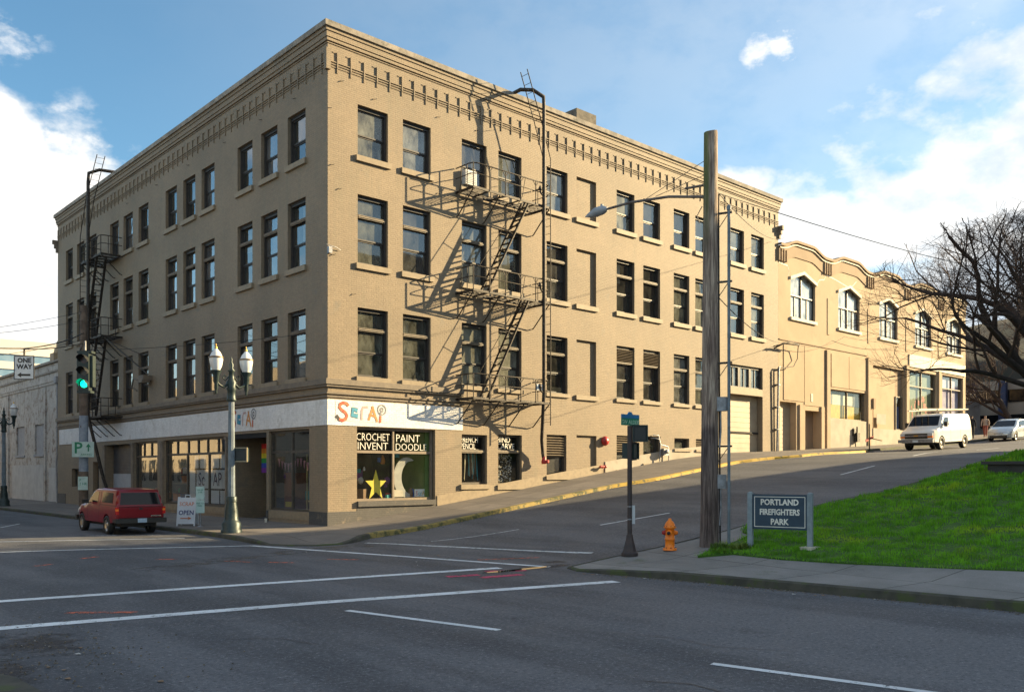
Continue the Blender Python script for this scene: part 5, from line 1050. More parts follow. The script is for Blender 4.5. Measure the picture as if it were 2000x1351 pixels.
mb = MB(); mb.tube([G.p(0, -.1, 5.24), G.p(0, -.1, 5.5)], .03, 6); mb.build('hanger', m_irong, ts)
# ONE WAY sign
O0 = V((-9.72, .11, 4.87)); G = loc_frame(R(-42)); G.O = V((O0.x, O0.y, 0))
ow = thing('one_way_sign', 'white ONE WAY sign with a left arrow hanging from overhead wires', 'sign', O0)
mb = MB(); G.box(mb, -.27, .27, 0, .012, 4.56, 5.20); pl_ = mb.build('plate', m_sgn, ow); textmesh('ONE\nWAY', .185, G, .01, .014, 5.02, m_ltrk, pl_, 'sign_lettering', 1.0, bold=.006, align='CENTER', space=.95)
mb = MB(); G.box(mb, -.08, .18, .012, .016, 4.645, 4.70); mb.prism([G.p(-.08, .012, 4.60), G.p(-.08, .012, 4.745), G.p(-.19, .012, 4.672)], G.N * .004); mb.build('arrow', m_ltrk, pl_)
mb = MB()
for q in ((-.28, .28, 5.195, 5.215), (-.28, .28, 4.545, 4.565), (-.285, -.265, 4.565, 5.195), (.265, .285, 4.565, 5.195)): G.box(mb, q[0], q[1], -.004, .018, q[2], q[3])
mb.build('edge', m_ltrk, pl_)
mb = MB(); mb.tube([G.p(0, 0, 5.2), G.p(0, 0, 5.42)], .025, 6); mb.tube([G.p(-.12, 0, 5.42), G.p(.14, 0, 5.4)], .02, 5); mb.build('hanger', m_iron, ow)
# overhead wires
def wire(name, label, pts, r=.014, sag=.0, n=14):
    mb = MB()
    for i in range(len(pts) - 1):
        a, b = V(pts[i]), V(pts[i + 1]); P = [a.lerp(b, k / n) - V((0, 0, sag * 4 * (k / n) * (1 - k / n))) for k in range(n + 1)]; mb.tube(P, r, 4)
    return tag(mb.build(name, m_black), label, 'cable')
wire('span_wire', 'thick span wire carrying the ONE WAY sign across the left of the picture', [(-14.5, -2.5, 5.15), (-9.72, .11, 5.42), (-3.3, 16.2, 8.4)], .022, .12)
wire('span_wire', 'wire the green traffic signal hangs from, running right past the shaded wall', [(-9.72, .11, 5.40), (-8.81, -2.09, 5.42), (-3.6, 15.9, 7.5)], .016, .05)
wire('span_wire', 'thin wire from the left pole to the shaded wall near the building corner', [(-3.3, 16.2, 7.6), (-.05, 1.45, 7.0)], .012, .12)
wire('overhead_wire', 'thin wire crossing the sky at the left edge, highest of the left wires', [(-9.5, 11.5, 7.2), (-3.3, 16.2, 9.4)], .012, .1)
wire('overhead_wire', 'thin wire slanting down to the left from the left timber pole', [(-11.0, 3.6, 6.0), (-3.3, 16.2, 9.0)], .010, .1)
wire('overhead_wire', 'lowest thin wire slanting down to the left from the left timber pole', [(-11.6, .2, 4.9), (-3.3, 16.2, 8.1)], .010, .1)
wire('overhead_wire', 'long cable running from the thick timber pole to the bare tree against the cloud', [(PX + .2, PY, 8.75), (50, -14.5, 13.6)], .012, .9, 20)
wire('service_drop', 'cable from the thick timber pole to the joint of the two tan buildings', [(PX + .2, PY, 8.85), (30.2, -.4, 15.6)], .012, .5)
wire('service_drop', 'second low cable sagging to the stucco building', [(PX + .2, PY, 6.3), (30.6, -.5, 9.6), (37.5, -.4, 10.6), (50, -1, 12)], .012, .5)
# A-frame board and rules sign on its post
ab = thing('sandwich_board', 'white A-frame board reading SCRAP OPEN with an orange arrow on the sidewalk', 'A-frame sign', (-3.12, 4.7, -.06), R(-38), local=True)
G0 = Fac((1, 0, 0), (0, -1, 0)); tl = .17
for s in (1, -1):
    mb = MB(); bx = .31; zz = 1.04; y0, y1 = -.28 * s, -.05 * s
    mb.prism([(-bx, y0, .08), (bx, y0, .08), (bx, y1, zz), (-bx, y1, zz)], (0, -.02 * s, 0)); 
    for x in (-bx, bx): mb.bar((x, y0 - .01 * s, 0), (x, y1 - .01 * s, zz + .02), .045, .05)
    pn = mb.build('panel', M('board_white', (.60, .63, .66), (.54, .57, .60), 3, .6), ab)
    if s == 1:
        Gt = Fac((1, 0, 0), (0, -1, 0), (0, .0, 0)); sl = (y1 - y0) / (zz - .08)
        class Tl(Fac):
            def p(self, u, d, z): return V((u, y0 + sl * (z - .08) - .024 - d, z))
        T = Tl((1, 0, 0), (0, -1, 0))
        textmesh('SCRAP', .20, T, 0, 0, .74, M('letter_orange', (.62, .17, .04), rough=.6), pn, 'sign_lettering', .9, align='CENTER', ext=.002)
        textmesh('OPEN', .235, T, 0, 0, .41, M('letter_navy', (.02, .03, .14), rough=.6), pn, 'sign_lettering', .9, bold=.004, align='CENTER', ext=.002)
        a = MB(); a.prism([T.p(-.2, .002, .27), T.p(.12, .002, .27), T.p(.12, .002, .30), T.p(-.2, .002, .30)], (0, -.003, 0)); a.prism([T.p(.06, .002, .22), T.p(.2, .002, .285), T.p(.06, .002, .35), T.p(.1, .002, .285)], (0, -.003, 0)); a.build('arrow', M('letter_orange', (.62, .17, .04)), pn)
mb = MB(); mb.tube([(-.09, 0, 1.04), (-.08, 0, 1.13), (.08, 0, 1.13), (.09, 0, 1.04)], .022, 6); mb.build('handle', m_sgn, ab)
rp = thing('rules_sign_post', 'two small pale green parking rule signs on a thin post behind the A-frame board', 'parking sign', (-3.05, 3.75, -.06)); G = loc_frame(R(-34)); G.O = V((-3.05, 3.75, 0))
mb = MB(); mb.tube([(-3.05, 3.75, -.06), (-3.05, 3.75, 1.42)], .028, 8); mb.lathe((-3.05, 3.75, -.07), [(.12, 0), (.1, .03), (.04, .05)], 12); mb.build('post', m_irong, rp)
for z0, z1, tx in ((.93, 1.40, '10A-8P\n2 HR'), (.44, .91, 'PAY TO\nPARK')): mb = MB(); G.box(mb, -.15, .15, .03, .045, z0, z1); s_ = mb.build('sign_plate', m_sgnp, rp); textmesh(tx, .085, G, 0, .047, z1 - .15, m_ltrg, s_, 'sign_lettering', .85, align='CENTER')
cp = MB(); cp.lathe((-.3, 4.08, -.03), [(.038, 0), (.05, .15), (.052, .16)], 12); tag(cp.build('paper_cup', M('cup_paper', (.7, .66, .55), rough=.7)), 'paper cup left on the sidewalk near the shop corner', 'cup')
bc = thing('barricade_post', 'thin dark post with a red flag at the curb near the stucco building', 'barricade', (30.6, -5.3, 3.0)); mb = MB(); mb.tube([(30.6, -5.3, 2.95), (30.6, -5.3, 4.55)], .035, 6); mb.lathe((30.6, -5.3, 2.98), [(.3, 0), (.25, .06), (.05, .08)], 10); mb.build('post', m_iron, bc); mb = MB(); mb.prism([(30.2, -5.3, 3.55), (31.1, -5.3, 3.8), (31.1, -5.3, 3.92), (30.2, -5.3, 3.7)], (0, .03, 0)); mb.build('flag', m_redp, bc)
slabz = H(14) - .1; mb = MB(); mb.box(14.5, 18.6, -20.5, -16.9, slabz - .3, slabz + .46); mb.box(14.35, 18.75, -20.6, -16.75, slabz + .46, slabz + .56); tag(mb.build('memorial_plinth', M('dark_granite', (.05, .045, .04), (.035, .03, .028), 3, .7, bump=.3)), 'low dark stone plinth on the lawn at the right edge', 'plinth')
# shop window displays
def things_in(name, label, cat, mb, mat, group=None): return tag(mb.build(name, mat), label, cat, group)
st = [(0, .62), (.15, .2), (.6, .19), (.24, -.08), (.38, -.52), (0, -.25), (-.38, -.52), (-.24, -.08), (-.6, .19), (-.15, .2)]
mb = MB(); mb.prism([FR.p(2.35 + x * .78, -.45, 1.42 + z * .95) for x, z in st], (0, .03, 0)); things_in('star_cutout', 'yellow star standing in the corner shop window', 'star', mb, M('star_yellow', (.75, .62, .06), (.68, .56, .05), 3, .6))
mn = [(.15 + .62 * math.cos(a), .78 * math.sin(a)) for a in [1.0 + i * .2 for i in range(22)]] + [(.50 + .60 * math.cos(a), .70 * math.sin(a)) for a in [4.2 - i * .14 for i in range(16)]]; mn2 = []
mb = MB(); mb.prism([FR.p(3.66 + x, -.5, 1.72 + z) for x, z in mn + mn2[::1]], (0, .03, 0)); things_in('moon_cutout', 'pale gray crescent moon in the corner shop window', 'moon', mb, M('moon_gray', (.42, .41, .37), (.36, .35, .32), 4, .7))
mb = MB(); mb.prism([FR.p(3.05, -.42, .97), FR.p(3.6, -.42, .97), FR.p(3.55, -.4, 1.22), FR.p(3.05, -.4, 1.26)], (0, .02, 0)); things_in('paper_sheet', 'white paper sheet at the foot of the crescent moon', 'paper', mb, m_cream)
mb = MB(); FR.box(mb, 4.08, 4.70, -.36, -.34, .97, 1.26); sc = things_in('small_shop_sign', 'small white sign with coloured SCRAP letters at the right of the corner window', 'sign', mb, m_sgn)
for ch, u, c in (('S', 4.12, (.6, .08, .05)), ('c', 4.24, (.05, .35, .45)), ('r', 4.34, (.1, .3, .3)), ('A', 4.42, (.6, .35, .05)), ('P', 4.55, (.08, .2, .5))): textmesh(ch, .24, FR, u, -.338, 1.02, M('small_letter_' + ch.lower(), c, rough=.6), sc, 'letter', .9, at=None)
mb = MB(); mb.box(4.55, 4.78, .3, 2.4, .9, 3.5); things_in('green_partition', 'olive green partition inside the corner shop window', 'partition', mb, M('olive_wall', (.13, .20, .045), (.11, .17, .04), 2, .8))
rc = random.Random(8); cols = [('craft_red', (.5, .04, .03)), ('craft_blue', (.04, .12, .4)), ('craft_green', (.05, .3, .1)), ('craft_teal', (.03, .3, .32)), ('craft_white', (.6, .6, .56)), ('craft_orange', (.6, .2, .03)), ('craft_purple', (.2, .05, .25)), ('craft_brown', (.14, .08, .04))]
def clutter(c, s, col):
    mb = MB(); k = rc.random()
    if k < .5: a = rc.random() * 3; mb.obox(c + V((0, 0, s / 2)), V((math.cos(a), math.sin(a), 0)) * s * .5, V((-math.sin(a), math.cos(a), 0)) * s * .35, (0, 0, s / 2))
    elif k < .8: mb.lathe(c, [(s * .3, 0), (s * .35, s * .4), (s * .25, s * .8), (s * .12, s), (s * .14, s * 1.1)], 8)
    else: mb.lathe(c, [(.01, 0), (s * .3, s * .2), (s * .4, s * .5), (s * .3, s * .8), (.01, s)], 8)
    return things_in('craft_item', 'small colourful craft item on display inside the shop windows', 'craft supplies', mb, M(*col, rough=.7), 'craft supplies in the shop windows')
mb = MB(); mb.box(1.3, 4.5, .3, 1.2, .8, .9); mb.box(.35, .9, 12.7, 14.9, .5, .56); mb.box(.35, .9, 12.7, 14.9, .9, .95); mb.box(.35, .9, 12.7, 14.9, 1.35, 1.4); mb.box(.35, .9, 12.7, 14.9, 1.8, 1.85); mb.box(.35, 1, 16, 18.9, .6, .66); mb.build('display_shelf', M('shelf_wood', (.2, .14, .09), rough=.7), bld)
for i in range(16): clutter(FR.p(rc.choice([rc.uniform(1.35, 1.9), rc.uniform(4.0, 4.5), rc.uniform(2.9, 3.2)]), -rc.uniform(.5, 1.1), .9), rc.uniform(.12, .4), rc.choice(cols))
for i in range(14): clutter(FR.p(rc.uniform(1.5, 4.3), -rc.uniform(1.2, 1.6), rc.uniform(1.3, 2.6)), rc.uniform(.1, .35), rc.choice(cols))
for z in (.56, .95, 1.4, 1.85):
    for i in range(7): clutter(V((rc.uniform(.45, .8), rc.uniform(12.8, 14.8), z)), rc.uniform(.15, .36), rc.choice(cols))
for i in range(8): clutter(V((rc.uniform(.45, .9), rc.uniform(16.1, 18.8), .66)), rc.uniform(.2, .5), rc.choice(cols))
for i in range(10): clutter(V((rc.uniform(.5, 1.0), rc.uniform(1.5, 4.3), rc.uniform(.6, 1.9))), rc.uniform(.15, .4), rc.choice(cols))
m_post = M('poster_paper', (.78, .81, .83), (.72, .76, .79), 3, .8)
k = 0
for (y0, y1, z0, z1) in ((9.35, 10.15, 2.1, 2.7), (8.3, 9.2, 2.1, 2.7), (8.3, 10.15, 1.2, 2.02), (9.35, 10.15, .55, 1.12), (8.3, 9.2, .55, 1.12), (11.5, 11.9, 2.1, 2.7), (10.7, 11.3, 2.1, 2.7), (10.35, 11.7, 1.2, 2.02), (11.85, 12.45, .7, 2.0), (10.35, 11.6, .55, 1.12)):
    mb = MB(); FL.box(mb, y0, y1, -.19, -.175, z0, z1); big = (z1 - z0) > .7 and (y1 - y0) > 1
    o = things_in('paper_poster', ('white hand-drawn shop poster with big letters taped inside the long shop window' if big else 'plain pale paper poster taped inside the long shop window'), 'poster', mb, m_post, 'posters inside the long shop window')
    if big: textmesh('AP' if y0 < 9 else 'Sc', .85, FLm, -y1 + .2, -.172, z0 + .12, M('letter_marker', (.16, .07, .09), (.05, .10, .2), 4, .7), o, 'letter', .9)
mb = MB()
for i in range(12):
    y = 4.25 - i * .245; s = .12 * math.sin(i * .9) ; z = 2.45 - .18 * math.sin(min(1, (i % 7) / 6) * math.pi); mb.prism([FL.p(y, -.3, z), FL.p(y - .2, -.3, z), FL.p(y - .1, -.3, z - .33)], (.01, 0, 0))
things_in('bunting', 'string of small pink pennants inside the shop window by the entrance', 'bunting', mb, M('pennant_pink', (.55, .28, .33), rough=.8))
mb = MB(); mb.box(.5, 1.1, 3.3, 4.1, .3, 1.9); things_in('orange_cabinet', 'orange-brown wooden cabinet inside the shop window by the entrance', 'cabinet', mb, M('cabinet_orange', (.28, .10, .035), (.2, .07, .03), 3, .5))
mb = MB(); mb.box(.45, .5, 1.4, 2.1, .9, 1.9); things_in('teal_curtain', 'teal cloth hanging inside the shop window by the corner pier', 'curtain', mb, M('teal_cloth', (.02, .33, .36), rough=.8))
mb = MB(); mb.box(.33, .35, 3.05, 3.7, .58, .78); things_in('yellow_notice', 'small yellow notice at the foot of the shop window by the entrance', 'sign', mb, M('notice_yellow', (.62, .48, .03), rough=.7))
mb = MB(); mb.box(.35, .38, 1.3, 2.0, .8, .86); mb.box(.35, .38, 2.08, 2.12, .5, 2.6); things_in('display_rail', 'thin yellow rod standing behind the shop window glass', 'rod', mb, M('rod_yellow', (.6, .5, .2), rough=.5))
rf = thing('rainbow_flag', 'rainbow flag hanging just inside the shop entrance', 'flag', FL.p(4.72, -.5, 2.0))
for i, c in enumerate(((.55, .02, .02), (.6, .2, .02), (.6, .5, .02), (.02, .25, .05), (.02, .05, .35), (.15, .02, .25))): mb = MB(); FL.box(mb, 6.0, 6.62, -.82, -.80, 3.1 - .2 * (i + 1), 3.1 - .2 * i); mb.build('stripe', M('flag_stripe_' + ['red', 'orange', 'yellow', 'green', 'blue', 'violet'][i], c, rough=.8), rf)
mb = MB(); mb.box(.3, .36, 6.9, 7.0, 1, 1.1)
# threads and ribbons in the two narrow windows
def strands(w, u0, u1, z0, z1, cs):
    for j, c in enumerate(cs):
        mb = MB()
        for i in range(7): u = rc.uniform(u0, u1); x = rc.uniform(-.1, .1); mb.tube([FR.p(u, -.4, z1), FR.p(u + x, -.38, z0 + rc.uniform(0, .3))], .012, 4)
        mb.build('yarn_strand', M(*c, rough=.8), w)
strands(wp1, 6.3, 7.3, 1.55, 2.7, [('yarn_cream', (.5, .44, .3)), ('yarn_brown', (.2, .1, .05)), ('yarn_teal', (.05, .3, .35))])
for j in range(3):
    mb = MB()
    for i in range(70): u, z = rc.uniform(8.25, 9.2), rc.uniform(1.5, 2.7); mb.add([FR.p(u, -.38, z), FR.p(u + .07, -.37, z + .02), FR.p(u + .03, -.38, z + .05)], [(0, 1, 2)])
    mb.build('bead_curtain', M(*[('bead_white', (.6, .6, .58)), ('bead_tan', (.45, .35, .2)), ('bead_gray', (.3, .32, .35))][j], rough=.6), wp2)
# litter by the curbs
rl = random.Random(21)
for i in range(46):
    if i < 22: x, y = rl.uniform(-14.6, -12.6), rl.uniform(-19.5, -15.2); zf = road
    elif i < 36: x, y = -2.7 + rl.uniform(-.35, 0) + .0, rl.uniform(-22, -15); x += (-y - 15) * .12; zf = road
    else: x, y = rl.uniform(-5, 1), rl.uniform(-12, -5); zf = road
    s = rl.uniform(.012, .035); a = rl.random() * 6; mb = MB(); z = zf(x, y) + .008
    mb.prism([(x + s * math.cos(a + q), y + s * math.sin(a + q) * 1.5, z + .006 * (k_ % 2)) for k_, q in enumerate((0, 1.4, 3, 4.6))], (0, 0, .003)); tag(mb.build('litter', M('litter_leaf', (.25, .16, .09), rough=.9) if i % 3 else M('litter_paper', (.55, .55, .52), rough=.9)), 'small scrap of litter on the asphalt', 'litter', 'litter on the asphalt')
mb = MB(); mb.prism([(-14.95, -16.9, -.3), (-14.45, -17.4, -.3), (-14.25, -18.1, -.3), (-14.2, -19.2, -.3), (-14.2, -26, -.3), (-20, -26, -.3), (-20, -16.9, -.3)], (0, 0, .26)); mb.build('corner_curb', m_curb, kind='structure')
# dead leaves on the lawn, grit in the gutters, weeds round the posts
mb = MB(); rl = random.Random(77)
for i in range(700):
    x, y = .2 + 22 * rl.random() ** 1.5, -14.8 - 9 * rl.random()
    if not inpoly(x, y, grassP): continue
    s = rl.uniform(.02, .045); a = rl.random() * 6.28; z = lawn(x, y) + .045; mb.add([(x + s * math.cos(a), y + s * math.sin(a), z), (x + s * .6 * math.cos(a + 1.8), y + s * .6 * math.sin(a + 1.8), z + .012), (x - s * math.cos(a), y - s * math.sin(a), z + .004), (x + s * .6 * math.cos(a - 1.8), y + s * .6 * math.sin(a - 1.8), z + .01)], [(0, 1, 2, 3)])
mb.build('fallen_leaves', M('dead_leaf', (.22, .12, .05), (.12, .07, .035), 9, .9), kind='stuff', label='brown dead leaves scattered over the park lawn', cat='leaves')
mb = MB()
def gut(x, y): return road(x, y) + .006
for i in range(1500):
    k = rl.random()
    if k < .45: q = rl.random(); i_ = rl.randrange(3, 7); a, b = curbP[i_], curbP[i_ - 1]; x, y = a[0] + (b[0] - a[0]) * q - abs(rl.gauss(0, .14)) - .06, a[1] + (b[1] - a[1]) * q
    elif k < .75: x, y = rl.gauss(-13.6, .7), rl.gauss(-16.2, 1.3)
    else: x = rl.uniform(0, 14); y = yc(x) - .08 - abs(rl.gauss(0, .12))
    s = rl.uniform(.006, .022) * (1.4 if k > .75 else 1); a = rl.random() * 6.28; z = gut(x, y); mb.add([(x + s * math.cos(a + t_), y + s * math.sin(a + t_), z) for t_ in (0, 1.9, 3.7)] + [(x, y, z + s * .8)], [(0, 1, 3), (1, 2, 3), (2, 0, 3)])
mb.build('gutter_grit', M('grit', (.20, .16, .11), (.05, .04, .03), 30, .9, c3=(.45, .43, .4), s3=40, lo3=.6, hi3=.62), kind='stuff', label='grit and leaf scraps lying along the gutters', cat='grit')
def weed(x, y, n, h, label):
    mb = MB(); z = parkz(x, y) - .01
    for i in range(n):
        a = rl.random() * 6.28; r = rl.random() ** .6 * .22; px, py = x + r * math.cos(a), y + r * math.sin(a); L_ = h * rl.uniform(.4, 1.1); b = rl.random() * 6.28; w = .012; l = rl.uniform(.2, .7) * L_
        mb.add([(px - w * math.sin(b), py + w * math.cos(b), z), (px + w * math.sin(b), py - w * math.cos(b), z), (px + l * math.cos(b) + w * 1.4 * math.sin(b), py + l * math.sin(b) - w * 1.4 * math.cos(b), z + L_ * .7), (px + 1.5 * l * math.cos(b), py + 1.5 * l * math.sin(b), z + L_)], [(0, 1, 2, 3)])
    tag(mb.build('weed_clump', leafmat('weed_leaf', (.07, .14, .015), (.12, .20, .02), (.2, .24, .04)) if 'weed_leaf' not in bpy.data.materials else bpy.data.materials['weed_leaf']), label, 'weeds', 'weeds at the lawn corner')
weed(1.05, -15.75, 260, .22, 'yellow-green weeds at the lawn corner in front of the timber pole'); weed(.75, -16.0, 160, .16, 'low weeds where the lawn meets the park walk corner'); weed(1.35, -16.15, 160, .20, 'weeds growing round the left post of the park sign')
# ------------------------------------------------------------------ vehicles
class Car:
    """x forward, y left, z up; side outline given rear-bottom -> over the roof -> front-bottom."""
    def __init__(s, top, zb, wheels, ra, W0, r, scale=1):
        s.top = [V(p) for p in top]; s.zb = zb; s.wheels = wheels; s.ra = ra; s.W0 = W0; s.r = r
    def dist(s, x, z):
        best = 9
        for a, b in zip(s.top, s.top[1:]):
            ab = b - a; q = max(0, min(1, (V((x, z)) - a).dot(ab) / ab.length_squared)); best = min(best, (V((x, z)) - a - ab * q).length)
        return best
    def Wf(s, x, z):
        d = s.dist(x, z); r = s.r; w = s.W0(x, z)
        return w - (r - math.sqrt(max(0, r * r - (r - d) ** 2)) if d < r else 0)
    def outline(s):
        P = list(s.top); xr, xf = s.top[0].x, s.top[-1].x; bot = []
        for wx in sorted(s.wheels, reverse=True):
            wr = s.wz; bot.append(V((wx + s.ra, s.zb)))
            for i in range(1, 12): a = math.pi * i / 12; bot.append(V((wx + s.ra * math.cos(a), max(s.zb, wr + s.ra * math.sin(a) * 1.0))))
            bot.append(V((wx - s.ra, s.zb)))
        return P + bot
    def body(s, name, mat, parent, step=.1):
        poly = s.outline(); mb = MB(); vs, fs, bd = cdt([(p.x, p.y) for p in poly], step); n = len(vs)
        mb.add([(v.x, s.Wf(v.x, v.y), v.y) for v in vs], [tuple(f) for f in fs], True); mb.add([(v.x, -s.Wf(v.x, v.y), v.y) for v in vs], [tuple(f)[::-1] for f in fs], True)
        m = len(bd)
        for i in range(m):
            a, b = bd[i], bd[(i + 1) % m]; wa, wb = s.Wf(a.x, a.y), s.Wf(b.x, b.y)
            mb.add([(a.x, wa, a.y), (b.x, wb, b.y), (b.x, -wb, b.y), (a.x, -wa, a.y)], [(0, 1, 2, 3)], True)
        o = mb.build(name, mat, parent); bm = bmesh.new(); bm.from_mesh(o.data); bmesh.ops.remove_doubles(bm, verts=bm.verts, dist=.0005); bmesh.ops.recalc_face_normals(bm, faces=bm.faces); bm.to_mesh(o.data); bm.free()
        o.data.polygons.foreach_set('use_smooth', [True] * len(o.data.polygons)); o.data.set_sharp_from_angle(angle=R(32)); return o
    def panel(s, name, poly, mat, parent, off=.006, sides=(1, -1), th=.0):
        o = None
        for sd_ in sides:
            mb = MB(); vs, fs, bd = cdt(poly, .12); mb.add([(v.x, sd_ * (s.Wf(v.x, v.y) + off), v.y) for v in vs], [tuple(f) for f in fs], True); o = mb.build(name, mat, parent)
        return o
    def cross(s, name, a, b, wa, wb, mat, parent, off=.008):   # sheet across the car between outline points a and b
        a, b = V(a), V(b); d = (b - a).normalized(); nrm = V((-d.y, d.x)) if d.x > 0 else V((-d.y, d.x)); mb = MB()
        if nrm.y < 0: nrm = -nrm
        if abs(nrm.y) < .25 and a.x > 2: nrm = V((abs(nrm.x), nrm.y))
        if abs(nrm.y) < .6 and a.x < 1: nrm = V((-abs(nrm.x), nrm.y))
        a, b = a + nrm * off, b + nrm * off
        mb.quad((a.x, wa, a.y), (b.x, wb, b.y), (b.x, -wb, b.y), (a.x, -wa, a.y)); return mb.build(name, mat, parent)
def wheel(parent, x, y, r, w, side, rim=m_alu, hub=.62, spokes=5):
    t = MB(); c = V((x, y, r)); ax = (0, side, 0)
    t.lathe(c, [(r * hub, -w / 2), (r * .93, -w / 2), (r, -w * .33), (r, w * .33), (r * .93, w / 2), (r * hub, w / 2), (r * hub, -w / 2)], 26, ax, caps=False); wh = t.build('wheel', m_black, parent)
    m = MB(); m.lathe(c, [(r * .60, -w * .3), (r * hub, w * .42), (r * (hub - .05), w * .44), (r * (hub - .09), w * .2), (r * .3, w * .22), (r * .26, w * .36), (r * .1, w * .38), (.001, w * .38)], 26, ax, caps=False); rm = m.build('rim', rim, wh)
    k = MB()
    for i in range(spokes * 2): a = math.pi * i / spokes; k.lathe(c + V((math.cos(a) * r * .42, 0, math.sin(a) * r * .42)), [(r * .07, w * side * 0 + .225 * w), (r * .05, .24 * w)], 8, ax)
    k.build('rim_hole', m_blackp, rm); return wh
def vehicle(name, label, cat, loc, rz, pitch=0):
    t = thing(name, label, cat, loc, rz, local=True); t.rotation_euler = (0, pitch, rz); return t
# red pickup with a canopy
t = vehicle('pickup_truck', 'parked dark red pickup truck with a red canopy, seen from behind', 'pickup truck', (-5.42, 3.05, -.22), R(89.5)); t.scale = (.97, .97, .97)
def W0(x, z): w = .80 + .015 * math.sin(min(1, max(0, (z - .4) / .6)) * 3.1); w -= max(0, z - 1.0) * .15; w -= .10 * max(0, (x - 4.0) / .6) ** 2; return w
c = Car([(.10, .52), (.03, .56), (.02, 1.0), (.04, 1.04), (.20, 1.53), (.28, 1.59), (1.9, 1.64), (1.98, 1.61), (2.45, 1.61), (2.75, 1.56), (3.32, 1.10), (4.1, 1.0), (4.48, .90), (4.62, .76), (4.63, .5), (4.55, .42)], .42, (1.10, 3.92), .40, W0, .055); c.wz = .34
bdy = c.body('body', m_red, t)
mb = MB(); mb.box(.2, 4.4, -.6, .6, .3, .5); mb.box(.7, 1.5, -.66, .66, .3, .85); mb.box(3.5, 4.3, -.66, .66, .3, .8); mb.build('underbody', m_black, t)
for x in (1.10, 3.92):
    for s in (1, -1): wheel(t, x, s * .72, .34, .21, s)
c.panel('side_window', [(.52, 1.12), (.60, 1.48), (1.70, 1.50), (1.70, 1.14)], m_carg, t); c.panel('side_window', [(2.12, 1.12), (2.12, 1.5), (2.55, 1.5), (2.72, 1.46), (3.12, 1.14)], m_carg, t)
c.cross('rear_window', (.055, 1.07), (.185, 1.49), .70, .62, m_carg, t)
c.cross('windscreen', (2.8, 1.50), (3.28, 1.13), .6, .70, m_carg, t)
for nm, poly in (('panel_gap', [(1.86, 1.02), (1.86, 1.55), (1.885, 1.55), (1.885, 1.02)]), ('panel_gap', [(1.90, .44), (1.90, 1.05), (1.915, 1.05), (1.915, .44)]), ('panel_gap', [(3.2, .5), (3.2, 1.08), (3.215, 1.08), (3.215, .5)]), ('panel_gap', [(.1, 1.03), (.1, 1.045), (1.86, 1.06), (1.86, 1.045)])): c.panel(nm, poly, m_black, t, .003)
for s in (1, -1):
    mb = MB(); mb.box(-.004, .10, s * .80 - .05, s * .80 + .045, .74, .99); tl_ = mb.build('tail_light', m_redl, t); mb = MB(); mb.box(-.008, .06, s * .80 - .045, s * .80 + .05, .86, .93); mb.build('amber_lens', m_amber, tl_)
    mb = MB(); mb.obox((3.02, s * .95, 1.14), (.05, .02 * s, 0), (0, .09, 0), (0, 0, .07)); mb.bar((3.08, s * .8, 1.1), (3.03, s * .9, 1.12), .03); mb.build('mirror', m_blackp, t)
    mb = MB(); mb.box(4.5, 4.635, s * .6 - .14, s * .6 + .14, .70, .84); mb.build('headlight', m_lensw, t)
mb = MB(); mb.box(-.12, .12, -.84, .84, .44, .60); mb.box(-.1, .3, -.86, -.80, .46, .58); mb.box(-.1, .3, .80, .86, .46, .58); mb.build('rear_bumper', m_blackp, t)
mb = MB(); mb.box(4.5, 4.7, -.82, .82, .42, .60); mb.build('front_bumper', m_blackp, t)
mb = MB(); mb.box(-.135, -.12, -.155, .155, .455, .60); plt = mb.build('licence_plate', M('plate_blue', (.25, .36, .48), (.35, .45, .52), 14, .5), t)
mb = MB(); mb.box(.0, .022, -.06, .06, .90, .96); mb.build('tailgate_handle', m_blackp, t); mb = MB(); mb.box(-.002, .02, -.74, .74, .615, .625); mb.box(-.002, .02, -.74, .74, 1.005, 1.015); mb.build('tailgate_gap', m_black, t)
mb = MB(); mb.box(.004, .018, -.70, -.34, .655, .70); mb.build('tailgate_badge', m_chrome, t); mb = MB(); mb.box(.09, .10, -.14, .12, 1.115, 1.15); mb.build('sticker', m_sgn, t)
# white van
t = vehicle('cargo_van', 'white cargo van with a roof ladder rack driving down the street toward the crossing', 'van', (39.0, -6.62, H(38.9) - .2), math.pi, 0); t.rotation_euler = (0, math.atan2(H(39) - H(34), 5), math.pi)
def W0(x, z): w = .97 - max(0, z - 1.1) * .13 - .10 * max(0, (x - 4.7) / .8) ** 2; return w
c = Car([(.05, .48), (0, .55), (.02, 1.5), (.12, 1.92), (.3, 2.02), (3.6, 2.04), (3.95, 1.97), (4.62, 1.32), (4.8, 1.24), (5.4, 1.08), (5.5, .98), (5.52, .5), (5.4, .42)], .42, (1.15, 4.45), .43, W0, .12); c.wz = .37
c.body('body', m_whitep, t)
mb = MB(); mb.box(.2, 5.2, -.75, .75, .28, .5); mb.box(.7, 1.6, -.78, .78, .3, .9); mb.box(4.0, 4.9, -.78, .78, .3, .9); mb.build('underbody', m_black, t)
for x in (1.15, 4.45):
    for s in (1, -1): wheel(t, x, s * .84, .37, .24, s, M('steel_rim', (.5, .46, .38), (.4, .37, .3), 5, .5, .3))
c.cross('windscreen', (4.02, 1.90), (4.58, 1.36), .72, .82, m_carg, t)
c.panel('side_window', [(3.35, 1.36), (3.35, 1.82), (3.85, 1.82), (4.32, 1.38)], m_carg, t)
